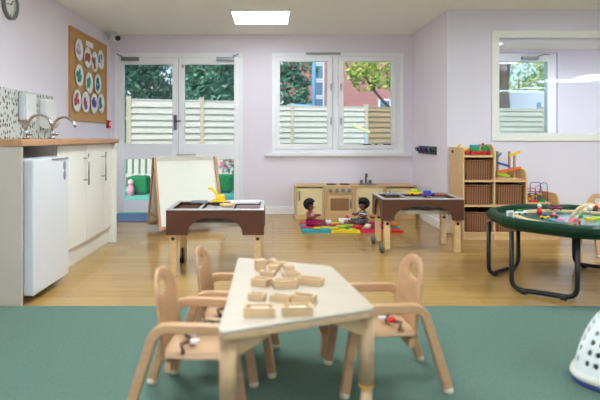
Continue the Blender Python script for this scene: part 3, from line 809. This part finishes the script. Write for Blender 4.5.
for (c,l,n) in spots:
    x = SX+(xs[c]+xs[c+1])/2-(0 if c == 0 else th/2); z = SH[c][l]+.001
    lab = 'brown wicker basket in the %s compartment of the %s shelf column'%(n,coln[c])
    if proto is None: proto = basket((x,SY+.175,z),lab)
    else: dup(proto,(x,SY+.175,z),label=lab)
tag(MB().sph((0,0,0),.02,(1.5,1,.6)).build('toy_leaf', GRN, loc=(1.99,5.10,.752)),'small green toy poking out of the top wicker basket','toy') if False else None
# toy train on top
ZS = tops[0]+.001
for k,(x,nm,cm,tm) in enumerate(((1.855,'front',YEL,YEL),(1.955,'middle',TEAL,GRN),(2.055,'rear',GRN,RED))):
    t = thing('toy_train_car','%s car of the coloured wooden toy train on top of the shelves'%{'front':'yellow','middle':'teal and green','rear':'green and red'}[nm],'toy train',(x,5.14,ZS),0,'toy train on the shelf unit')
    MB().box(-.042,-.025,.02,.042,.025,.036).build('base', RED, t)
    if k == 0: MB().cyl((-.03,0,.054),(.03,0,.054),.018,14).build('boiler', cm, t)
    elif k == 1:
        MB().box(-.04,-.024,.0365,.04,.024,.07).build('lower_block', tm, t, bevel=.003); MB().box(-.04,-.024,.0705,.04,.024,.098).build('upper_block', cm, t, bevel=.003)
    else:
        MB().cyl((0,-.024,.066),(0,.024,.066),.029,18).build('drum', cm, t); MB().sph((-.02,0,.106),.012).build('knob', tm, t)
    for xx in (-.026,.026):
        for y in (-.03,.03): MB().cyl((xx,y-.005,.017),(xx,y+.005,.017),.017,14).build('wheel', RED, t)
t = thing('toy_duck','small yellow toy duck on the left top edge of the shelf unit','toy',(1.808,5.16,tops[0]+.0765))
MB().sph((0,0,.012),.012,(1.6,1,1)).build('body', YEL, t); MB().sph((.016,0,.026),.009).build('head', YEL, t)
# marble run
ZM = tops[1]+.001
t = thing('marble_run','wooden marble run with coloured sloping ramps on the middle shelf step','toy',(2.27,5.16,ZM))
MB().box(-.11,-.035,0,.13,.035,.012).build('base', PINE, t)
for x in (-.085,.03,.08): MB().box(x-.008,-.01,.012,x+.008,.01,.27 if x != .08 else .25).build('post', mat('post_tan',(176,140,104),.5), t)
for (z0,z1,x0,x1,m_) in ((.255,.215,.125,.02,YEL),(.15,.115,-.1,.02,BLUE),(.10,.06,.13,-.1,ORG),(.045,.02,-.1,.02,LIME),(.20,.24,-.1,-.06,TEAL)):
    b = MB(); b.prism([(x0,z0),(x1,z1),(x1,z1+.022),(x0,z0+.022)],'y',-.034,-.0105); b.build('ramp', m_, t)
# bead maze
ZB = tops[2]+.001
t = thing('bead_maze','bead maze with looping coloured wires on the lowest shelf step','toy',(2.555,5.16,ZB))
MB().box(-.12,-.06,0,.12,.06,.014).build('base', PINE, t)
for (x0,x1,hh,y,m_) in ((-.10,-.02,.15,-.04,RED),(-.06,.04,.205,-.02,PURP),(0,.06,.17,.0,ORG),(.03,.10,.20,-.03,BLUE),(-.11,.11,.11,.03,RED),(-.08,.0,.10,-.045,BLUE)):
    pts = [Vector(p) for p in roundpath([Vector((x0,y,.014)),Vector((x0,y,hh)),Vector((x1,y,hh)),Vector((x1,y,.014))],.03)]
    w_ = MB().tube(pts,.0035,6).build('wire', m_, t)
    b = MB()
    for k in range(4): b.m([RED,GRN,BLUE,YEL][(k+int(hh*100))%4]).sph((x0,y,.026+.022*k),.0125,n=8)
    b.build('beads', None, w_)
MB().box(.01,-.055,.014,.07,-.03,.04).build('green_block', GRN, t); MB().box(-.09,-.058,.014,-.0,-.05,.035).build('red_block', RED, t)

# ------------------------------------------------------------------ play kitchen units
YK = 6.33
def kunit(name, label, x0, w, kind, h=.398):
    t = thing(name,label,'play kitchen unit',(x0,YK,0))
    d = .33
    for x in (0,w-.018): MB().box(x,0,0,x+.018,d,h-.014).build('side_panel', PINE, t, bevel=.002)
    MB().box(0,-.004,h-.0138,w,d,h).build('top', PINE, t, bevel=.003)
    MB().box(.018,.004,0,w-.018,.02,.05).build('plinth', PINE, t)
    MB().box(.018,d-.01,.02,w-.018,d,h-.014).build('back_panel', PLY, t)
    MB().box(.018,.02,.05,w-.018,d-.01,.062).build('bottom_panel', PINE, t)
    f0, f1 = .022, w-.022
    if kind == 'door':
        dd = MB().box(f0,-.002,.054,f1,.012,h-.03).build('door', PLY, t, bevel=.002)
        b = MB(); b.tube([(f0+.03,-.003,h-.17),(f0+.03,-.02,h-.16),(f0+.03,-.02,h-.08),(f0+.03,-.003,h-.07)],.009,8); b.build('handle', GREYP, dd)
    if kind == 'cooker':
        pn = MB().box(f0,-.002,h-.10,f1,.012,h-.016).build('control_panel', PINE, t)
        for k in range(4): MB().cyl((f0+.045+.075*k,-.003,h-.058),(f0+.045+.075*k,-.024,h-.058),.022,18).build('knob', GREYP, pn)
        b = MB(); fr(b, f0, .054, f1, h-.106, .045, -.004, .012); dd = b.build('oven_door', PINE, t, bevel=.002)
        MB().box(f0+.045,.002,.099,f1-.045,.01,h-.151).build('oven_window', mat('oven_window_brown',(150,112,76),.3), dd)
        MB().tube([(f1-.02,-.005,.13),(f1-.02,-.022,.14),(f1-.02,-.022,.22),(f1-.02,-.005,.23)],.008,8).build('handle', GREYP, dd)
        for x in (.095,w-.095): MB().lathe([(.001,0),(.062,0),(.062,.008),(.055,.011),(.001,.011)],c=(x,.16,h+.0003)).build('hob', DARK, t)
    if kind == 'sink':
        pn = MB().box(f0,-.002,h-.09,f1,.012,h-.02).build('front_panel', PLY, t)
        dd = MB().box(f0,-.002,.054,f1,.012,h-.094).build('door', PLY, t, bevel=.002)
        MB().tube([(f0+.03,-.003,h-.22),(f0+.03,-.02,h-.21),(f0+.03,-.02,h-.14),(f0+.03,-.003,h-.13)],.008,8).build('handle', GREYP, dd)
        b = MB(); fr(b, .05, .06, w-.05, .26, .02, 0, .008)
        bs = MB(); bs.lathe([(.11,0),(.12,.006),(.10,.006),(.085,-.01),(.001,-.012)],c=(w/2,.15,h+.001)); bs.build('basin', METAL, t); b.bm.free()
        b = MB(); b.tube([(w/2,.27,h),(w/2,.27,h+.09),(w/2,.25,h+.125),(w/2,.19,h+.12),(w/2,.18,h+.09)],.011,8)
        for s in (-.055,.055): b.cyl((w/2+s,.27,h),(w/2+s,.27,h+.045),.018,12)
        b.build('tap', mat('toy_tap_grey',(110,114,124),.35,.5), t)
kunit('play_fridge','wooden play cupboard with one pale door at the left end of the kitchen row', .262, .352, 'door')
kunit('play_cooker','wooden play cooker with four grey knobs and oven window', .619, .352, 'cooker')
kunit('play_sink','wooden play sink unit with grey toy tap, right of the play cooker', .976, .36, 'sink')
kunit('play_cupboard','wooden play cupboard at the right end of the kitchen row beside the return wall', 1.341, .37, 'door')

# ------------------------------------------------------------------ playmat, dolls, tea set
b = MB(); cm = [[CRIM,TEALC,YELC,PURC,CRIM,TEALC,CRIM],[TEALC,PURC,CRIM,LIME,CRIM,PURC,YELC],[CRIM,YELC,TEALC,CRIM,YELC,CRIM,TEALC],[TEALC,TEALC,YELC,YELC,CRIM,CRIM,RED]]
x0,y0,dx,dy = .30,5.42,.148,.135
for j in range(4):
    for i in range(7):
        b.m(cm[3-j][i])
        b.box(x0+i*dx,y0+j*dy,0,x0+(i+1)*dx,y0+(j+1)*dy,.022+.002*((i+j)%2))
tag(b.build('patchwork_mat'),'colourful patchwork play mat on the floor before the play kitchen','mat')
ZP = .0245
def doll(label, loc, rz, top, trousers, stripes=False, sc_=1.0):
    t = thing('doll',label,'doll',loc,rz); t.scale = (sc_,)*3
    def skin(name, V, E, rad, m_, parent, root=0):
        me = bpy.data.meshes.new(name); me.from_pydata(V,E,[]); o = bpy.data.objects.new(name,me); COL.objects.link(o); o.parent = parent
        md = o.modifiers.new('k','SKIN'); md.use_smooth_shade = True
        for v,r_ in zip(me.skin_vertices[0].data, rad): v.radius = (r_,r_) if not isinstance(r_,tuple) else r_
        me.skin_vertices[0].data[root].use_root = True
        su = o.modifiers.new('u','SUBSURF'); su.levels = 2; su.render_levels = 2
        me.materials.append(m_); return o
    # seated: faces +x, legs forward
    V = [(0,0,.04),(0,0,.09),(0,0,.135),(0,0,.158),(.004,0,.185),(.004,0,.232),
         (.01,.038,.038),(.09,.055,.036),(.14,.06,.03),(.158,.06,.05),
         (.01,-.038,.038),(.09,-.055,.036),(.14,-.06,.03),(.158,-.06,.05),
         (0,.045,.132),(.02,.075,.10),(.075,.07,.105),(.098,.066,.112),
         (0,-.045,.132),(.02,-.075,.10),(.075,-.07,.105),(.098,-.066,.112)]
    E = [(0,1),(1,2),(2,3),(3,4),(4,5),(0,6),(6,7),(7,8),(8,9),(0,10),(10,11),(11,12),(12,13),(2,14),(14,15),(15,16),(16,17),(2,18),(18,19),(19,20),(20,21)]
    rad = [.036,.036,.034,.018,.040,.044,.026,.022,.016,.012,.026,.022,.016,.012,.020,.016,.013,.010,.020,.016,.013,.010]
    bd = skin('body',V,E,rad,SKIN,t)
    h = MB(); h.sph((-.008,0,.232),.066,(1.02,1.08,1.0),20)
    geom = [v for v in h.bm.verts if v.co.x > .022 and v.co.z < .245]
    bmesh.ops.delete(h.bm, geom=geom, context='VERTS')
    h.build('hair', HAIR, t, smooth=True)
    b = MB()
    for y in (-.018,.018): b.m(PWH).sph((.047,y,.215),.005,n=8); b.m(DARK).sph((.0505,y,.215),.0035,n=8)
    b.m(RED).sph((.048,0,.188),.008,(.5,1.2,.5),8); b.m(SKIN).sph((.052,0,.202),.006,n=8)
    b.build('face', None, t)
    skin('shirt',[V[0],V[1],V[2],V[14],V[15],V[18],V[19]],[(0,1),(1,2),(2,3),(3,4),(2,5),(5,6)],[.042,.042,.038,.026,.023,.026,.023],top,t)
    skin('trousers',[V[0],V[6],V[7],V[8],V[10],V[11],V[12]],[(0,1),(1,2),(2,3),(0,4),(4,5),(5,6)],[.041,.031,.029,.024,.031,.029,.024],trousers,t)
    return t
st = bpy.data.materials.new('striped_cloth'); st.use_nodes = True
nt = st.node_tree; tc = nt.nodes.new('ShaderNodeTexCoord'); wv = nt.nodes.new('ShaderNodeTexWave'); wv.bands_direction = 'Z'; wv.inputs['Scale'].default_value = 14
rp = nt.nodes.new('ShaderNodeValToRGB'); rp.color_ramp.interpolation = 'CONSTANT'; rp.color_ramp.elements[0].color = (.03,.035,.05,1); rp.color_ramp.elements[1].position = .5; rp.color_ramp.elements[1].color = (.7,.7,.7,1)
nt.links.new(tc.outputs['Object'],wv.inputs[0]); nt.links.new(wv.outputs['Fac'],rp.inputs['Fac']); nt.links.new(rp.outputs['Color'],nt.nodes['Principled BSDF'].inputs['Base Color'])
doll('black haired doll in pink top and magenta trousers, leftmost on the play mat', (.40,5.72,ZP), R(-25), PINK, MAG)
doll('black haired doll in a striped shirt sitting at the right of the play mat', (.985,5.80,ZP), R(205), st, mat('grey_cloth',(96,92,100),.9))
doll('black haired doll in pink sitting behind the wheeled activity table', (1.14,5.57,ZP), R(200), PINK, MAG)
def mug(label, x, y, m_, r=.03, h=.05, hm=None, lid=None, name='toy_cup'):
    t = thing(name,label,'toy crockery',(x,y,ZP))
    MB().lathe([(.001,0),(r*.8,0),(r,h),(r*.88,h),(r*.7,.005),(.001,.005)],n=18).build('body', m_, t)
    MB().tube([(r*.85,0,h*.25),(r*1.5,0,h*.3),(r*1.5,0,h*.75),(r*.9,0,h*.8)],.005,6).build('handle', hm or m_, t)
    if lid: b = MB(); b.lathe([(.001,h*.99),(r*.9,h*.99),(r*.5,h*1.2),(.001,h*1.2)],n=18); b.sph((0,0,h*1.3),r*.25); b.build('lid', lid, t)
mug('white toy cup beside the left doll on the play mat', .60, 5.78, PWH)
mug('white toy mug with red handle in the middle of the play mat', .75, 5.80, PWH, .036, .062, RED)
mug('white toy teapot with a red lid beside the striped doll', .83, 5.93, PWH, .042, .055, RED, RED, 'toy_teapot')
mug('dark brown toy cup next to the left doll on the play mat', .58, 5.86, mat('cup_brown',(110,70,66),.5), .026, .045)
def plate(label,x,y,m_,r=.05,h=.014):
    tag(MB().lathe([(.001,0),(r*.6,0),(r,h),(r*.95,h),(r*.55,.004),(.001,.004)],n=20).build('toy_plate', m_, loc=(x,y,ZP)),label,'toy crockery','toy plates on the play mat')
plate('lime green toy plate near the centre front of the play mat', .72, 5.60, LIME, .06)
plate('yellow toy plate at the front of the play mat', .63, 5.50, YEL, .055)
plate('red toy plate between the white cup and the white mug', .68, 5.70, RED, .05)
plate('plum coloured toy plate in front of the striped doll', .90, 5.62, mat('plum_plastic',(130,60,100),.4), .055)
plate('yellow toy plate left of centre on the play mat', .46, 5.51, YEL, .045)
def fruit(label,x,y,m_,r=.022): tag(MB().sph((0,0,r*.8),r,(1.2,1,.8)).build('toy_food', m_, loc=(x,y,ZP)),label,'toy food','toy food on the play mat')
fruit('red toy fruit at the front right of the play mat', .88, 5.50, RED, .03)
fruit('green toy fruit at the front centre of the play mat', .77, 5.50, GRN)
fruit('pale toy bread beside the striped doll', .985, 5.50, mat('bread',(230,206,190),.7), .035)
fruit('orange toy fruit at the right end of the play mat', 1.28, 5.62, ORG, .035)

# ------------------------------------------------------------------ white perforated basket
t = thing('laundry_basket','white plastic basket with rows of holes upturned on the carpet','basket',(1.535,2.09,.0125),R(-45))
b = MB(); nz = 18; base = .27; topd = .175; hh = .282; per = 104
def shape(a, w, e=.42):
    c, s_ = math.cos(a), math.sin(a)
    return (w*math.copysign(abs(c)**e,c), w*math.copysign(abs(s_)**e,s_))
ring = []
for j in range(nz+1):
    v = j/nz; w_ = base+(topd-base)*(1-math.cos(v*math.pi/2))**.9*1.0 - .03*v
    z = .035+(hh-.035)*math.sin(v*math.pi/2)
    row = []
    for i in range(per):
        side_, u = divmod(i, per//4); u = u/(per/4)*2-1
        p = Vector((u, -1)); nrm = (abs(p.x)**5+abs(p.y)**5)**.2; p /= nrm
        a = side_*math.pi/2; row.append(b.bm.verts.new(((p.x*math.cos(a)-p.y*math.sin(a))*w_, (p.x*math.sin(a)+p.y*math.cos(a))*w_, z)))
    ring.append(row)
for j in range(nz):
    for i in range(per):
        k = i % 26
        if j in (2,4,6,8,10,12,14) and k % 2 == 0 and 2 <= k <= 24: continue
        b._f([ring[j][i],ring[j][(i+1)%per],ring[j+1][(i+1)%per],ring[j+1][i]], True)
b._f(ring[-1])
pr = [(v.co.x, v.co.y) for v in ring[0]]
b.build('shell', PWH, t, solid=.006, sub=1)
MB().tube([(x*1.01,y*1.01,.032) for x,y in pr],.015,10,closed=True).build('rim', mat('cream_plastic',(222,216,204),.4), t)
MB().tube([(x*1.02,y*1.02,.0095) for x,y in pr],.008,8,closed=True).build('base_trim', mat('navy_plastic',(50,66,130),.5), t)

# ------------------------------------------------------------------ outdoors
tag(MB().box(-9,YT+.02,-.12,14,30,-.06).build('artificial_turf', mat('turf_green',(120,205,180),.95,nscale=60,rgb2=(98,186,158),bump=.5,bscale=200)),'bright green artificial turf outside the glazed doors','turf')['kind'] = 'structure'
SLAT = mat('fence_slat',(206,204,196),.8,noise=.14,nscale=3,stretch=(2,2,12)); POST = mat('fence_post',(196,186,164),.85,noise=.1,nscale=6)
SLAT2 = mat('fence_slat_brown',(170,146,112),.8,noise=.2,nscale=3,stretch=(2,2,12))
def fence(name,label,p0,p1,z0,z1,n,slat,stepd=.14,posts=True,slat2=None):
    a,c = Vector(p0),Vector(p1); L = (c-a).length; ang = math.atan2(c.y-a.y,c.x-a.x)
    t = thing(name,label,'fence',(a.x,a.y,0),ang)
    w = L/n
    for k in range(n):
        b = MB(); z = z0
        while z < z1-.03:
            zt = min(z+stepd*.97,z1)
            b.prism([(-.06,z),(-.03,z),(.0,zt),(-.012,zt)],'x',k*w+.05,(k+1)*w-.05); z += stepd
        b.box(k*w+.05,-.03,z1,(k+1)*w-.05,.03,z1+.03)
        b.box(k*w+.05,.005,z0,(k+1)*w-.05,.02,z1)
        b.build('panel', slat2 if (slat2 and k >= n-1) else slat, t)
    for k in range(n+1):
        MB().box(k*w-.05,-.05,-.06,k*w+.05,.05,z1+.09).build('post', POST, t)
    return t
fence('slatted_fence','pale horizontal slatted fence seen through the double doors',(-3.09,11.35),(-.1,12.3),-.05,1.77,2,SLAT)
fence('slatted_fence','pale horizontal slatted fence seen through the far wall window',(-1.55,13.5),(4.6,15.1),-.05,1.78,3,SLAT,.145,slat2=SLAT2)
fence('slatted_fence','grey slatted fence seen through the door of the next room',(4.85,15.25),(9.75,16.25),-.05,1.8,3,mat('fence_slat_grey',(188,190,176),.8,noise=.15,nscale=3),.15)
# picket fence low
t = thing('picket_fence','low pale picket fence seen through the lower door panes','fence',(-4.4,11.0,-.06),R(6))
b = MB(); x = 0
while x < 5.2: b.prism([(x,0),(x+.09,0),(x+.09,.78),(x+.045,.84),(x,.78)],'y',0,.015); x += .135
b.box(0,.016,.2,5.2,.04,.27); b.box(0,.016,.6,5.2,.04,.67)
b.build('pickets', SLAT, t)
def leafball(mb, c, r, n, size, mats, flat=1):
    c = Vector(c)
    for _ in range(n):
        d = Vector((rnd.gauss(0,1),rnd.gauss(0,1),rnd.gauss(0,1))).normalized()
        p = c + Vector((d.x*r,d.y*r,d.z*r*flat))*rnd.uniform(.6,1)**.5
        u = Vector((rnd.gauss(0,1),rnd.gauss(0,1),rnd.gauss(0,1))).normalized(); w_ = u.orthogonal().normalized()
        mb.m(rnd.choice(mats)); s_ = size*rnd.uniform(.6,1.3)
        q = [mb.bm.verts.new(p+u*s_), mb.bm.verts.new(p+w_*s_*.5), mb.bm.verts.new(p-u*s_), mb.bm.verts.new(p-w_*s_*.5)]
        mb._f(q)
G1 = [mat('leaf_dark_a',(84,136,116),.9,spec=.1),mat('leaf_dark_b',(112,164,140),.9,spec=.1),mat('leaf_dark_c',(58,110,98),.9,spec=.1)]
G2 = [mat('leaf_yellow_a',(188,206,96),.7),mat('leaf_yellow_b',(222,228,140),.7),mat('leaf_yellow_c',(128,168,84),.7)]
BARK = mat('bark',(96,84,78),.9,noise=.3,nscale=6)
def tree(name,label,loc,th_,tr,balls,n,size,mats,branch=True):
    t = thing(name,label,'tree',loc,0,'trees beyond the fence')
    b = MB(); b.tube([(0,0,0),(.05,0,th_*.5),(0,0,th_)],[tr,tr*.8,tr*.5],10)
    for (x,y,z,r) in balls[:6]: b.tube([(0,0,th_*.6),(x*.6,y*.6,(th_*.6+z)/2),(x,y,z)],[tr*.4,tr*.25,tr*.1],6)
    b.build('trunk', BARK, t)
    b = MB()
    for (x,y,z,r) in balls: leafball(b,(x,y,z),r,int(n*r*r),size,mats)
    b.build('crown', None, t)
tree('tree','dense dark green tree behind the fence left of the double doors',(-5.1,14.6,-.06),2.0,.2,[(0,0,2.6,1.1),(.3,0,4.0,1.1),(.2,.2,1.5,.9),(-.6,0,3.2,.9)],1500,.09,G1)
tree('tree','dark green tree directly behind the slatted fence at the double doors',(-3.6,18.6,-.06),2.0,.2,[(0,0,3.3,1.5),(1.3,.2,2.3,1.4),(-1.3,0,2.3,1.4),(.2,0,1.6,1.3),(1.4,0,4.2,1.4),(-1.3,0,4.3,1.4)],1500,.09,G1)
tree('tree','dark green tree behind the right leaf of the double doors',(-1.55,15.2,-.06),2.0,.2,[(0,0,3.0,1.1),(-.3,0,2.0,.9),(.5,0,2.1,.8),(.3,.2,4.0,1.0)],1500,.09,G1)
tree('tree','blue green tree at the left side of the far wall window',(.65,19.5,-.06),1.9,.16,[(-.1,0,2.7,.8),(.35,0,3.5,.7),(.3,0,2.0,.6),(-.4,0,3.9,.8)],1100,.10,G1)
tree('tree','yellow green tree overhanging the right half of the window',(4.3,17.6,-.06),2.6,.14,[(-.6,0,3.5,.85),(-1.6,0,3.6,.7),(.3,0,3.2,.9),(.1,-.2,2.35,.55),(-1.2,.2,3.1,.55)],800,.10,G2)
tree('tree','yellow green tree behind the grey fence of the next room',(10.2,22,-.06),3,.22,[(0,0,3.4,1.2),(1.2,0,3.0,1.0),(-1.1,0,2.8,.9),(.5,.3,2.2,.9)],900,.10,G2+G1[1:2])
tree('tree','tree with thick grey brown trunk seen through the next room door',(7.15,16.5,-.06),3.6,.22,[(.3,0,4.1,.8),(-.4,0,3.9,.6)],700,.10,G2)
# brick building
t = thing('brick_building','reddish pink brick building beyond the fence seen through the window','building',(0,0,0))
MB().box(.6,24,-.06,8.2,30,7.5).build('wall', BRICK, t)
WB = mat('white_blue_frame',(214,226,240),.5); PB = mat('pane_blue',(96,128,160),.2)
for k in range(4):
    z = 2.05+.75*k
    f = MB(); fr(f,1.78,z,2.32,z+.72,.07,23.93,24.0); f = f.build('window', WB, t); MB().box(1.85,23.96,z+.07,2.25,23.975,z+.65).build('pane', PB, f)
for (x_,z_) in ((4.75,2.2),(5.4,2.2)):
    f = MB(); fr(f,x_,z_-.1,x_+.6,z_+.5,.09,23.93,24.0); f = f.build('window', WB, t); MB().box(x_+.09,23.96,z_-.01,x_+.51,23.975,z_+.41).build('pane', PB, f)
MB().box(3.1,23.9,1.55,4.3,24.0,1.68).build('window_ledge', BLUE, t)
tag(MB().cyl((1.19,15.4,-.06),(1.19,15.4,6),.06,12).build('lamp_post', mat('post_blue',(120,172,216),.5)),'tall light blue post outside behind the fence left of the building windows','post')
# vehicles
t = thing('parked_car','light blue parked car above the fence in the left window pane','car',(.95,15.9,0))
CARB = mat('car_blue',(120,176,222),.25)
MB().prism([(-1.0,.3),(1.0,.3),(1.05,.8),(.95,1.5),(.55,1.62),(.2,1.95),(-.5,1.98),(-.85,1.6),(-1.05,1.5)],'y',-.1,1.5).build('body', CARB, t, bevel=.05)
MB().prism([(.02,1.66),(.48,1.64),(.18,1.9),(-.0,1.9)],'y',-.13,-.105).build('window', DARK, t)
b = MB()
for x in (-.6,.6): b.cyl((x,-.12,.27),(x,.1,.27),.33,20)
b.build('wheels', DARK, t)
t = thing('parked_van','pale blue and white van beyond the grey fence seen from the next room','van',(8.3,17.9,0))
VB = mat('van_white',(206,220,240),.3)
MB().box(-1.35,0,.3,1.5,1.7,2.55).build('body', VB, t, bevel=.12, bseg=3)
MB().box(.6,-.01,1.5,.75,-.002,2.15).build('stripe', mat('van_blue',(110,150,190),.4), t)
MB().box(.95,-.012,1.5,1.3,-.002,2.0).build('window', mat('van_window',(140,176,190),.2), t)
b = MB()
for x in (-.8,.9): b.cyl((x,-.02,.27),(x,.25,.27),.33,20)
b.build('wheels', DARK, t)
# planters / play cubes outside
TURF = mat('hedge_green',(30,140,84),.9,nscale=30,rgb2=(16,104,64),bump=.6)
for (x,y,w_,lab) in ((-2.45,9.7,.36,'green turf covered cube outside the left door leaf, a pink toy before it'),(-.93,10.0,.34,'green turf covered cube outside the right door leaf below red flowers')):
    t = thing('garden_cube',lab,'garden seat',(x,y,-.06))
    MB().box(-w_/2,-.17,.0,w_/2,.17,.33).build('cover', TURF, t, bevel=.05, bseg=3); MB().box(-w_/2-.01,-.18,0,w_/2-.05,.18,.05).build('base', mat('cube_base',(40,70,70),.8), t)
t = thing('toy_figure','pink toy figure standing in front of the left garden cube','toy',(-2.53,9.42,-.06))
MB().lathe([(.001,0),(.06,0),(.065,.12),(.04,.18),(.001,.19)]).build('body', PINK, t); MB().sph((0,0,.235),.055).build('head', mat('pale_pink',(240,190,190),.6), t)
t = thing('flowering_shrub','shrub with red and pink flowers above the right garden cube','shrub',(-.78,10.5,-.06))
b = MB().m(GRN); b.tube([(0,0,0),(0,0,.35)],.03,8); b.build('stem', BARK, t)
b = MB(); leafball(b,(-.02,0,.52),.2,90,.04,G1); b.build('leaves', None, t)
b = MB(); leafball(b,(.05,-.12,.55),.12,60,.04,[CRIM,MAROON]); leafball(b,(-.2,-.1,.5),.09,40,.04,[PINK]); b.build('flowers', None, t)
t = thing('seesaw_plank','pale yellow sloping plank on a post outside the right window pane','garden toy',(1.75,10.5,-.06))
MB().cbox((0,0,1.20),(.36,.12,.05),(0,R(24),0)).build('plank', mat('pale_yellow',(236,232,170),.6), t, bevel=.008); MB().box(.06,-.03,0,.12,.03,1.13).build('post', mat('pale_blue_post',(170,200,206),.6), t)

# ------------------------------------------------------------------ light
w = bpy.data.worlds.new('world'); sc.world = w; w.use_nodes = True
nt = w.node_tree; bg = nt.nodes['Background']
sky = nt.nodes.new('ShaderNodeTexSky'); sky.sky_type = 'NISHITA'; sky.sun_disc = False; sky.sun_elevation = R(40); sky.sun_rotation = R(200); sky.air_density = 1.0; sky.dust_density = 2.5
nt.links.new(sky.outputs[0], bg.inputs[0]); bg.inputs[1].default_value = .20
sl = bpy.data.lights.new('sun','SUN'); sl.energy = 1.1; sl.angle = R(20); sl.color = (1,.97,.92)
so = bpy.data.objects.new('sun', sl); COL.objects.link(so); so.rotation_euler = (R(48),0,R(-25))
vs = sc.view_settings; sc.display_settings.display_device = 'sRGB'
vs.view_transform = 'Standard'; vs.look = 'None'; vs.gamma = 1; vs.use_curve_mapping = False; vs.exposure = 0.54
sc.cycles.max_bounces = 12; sc.cycles.diffuse_bounces = 6; sc.cycles.transparent_max_bounces = 12
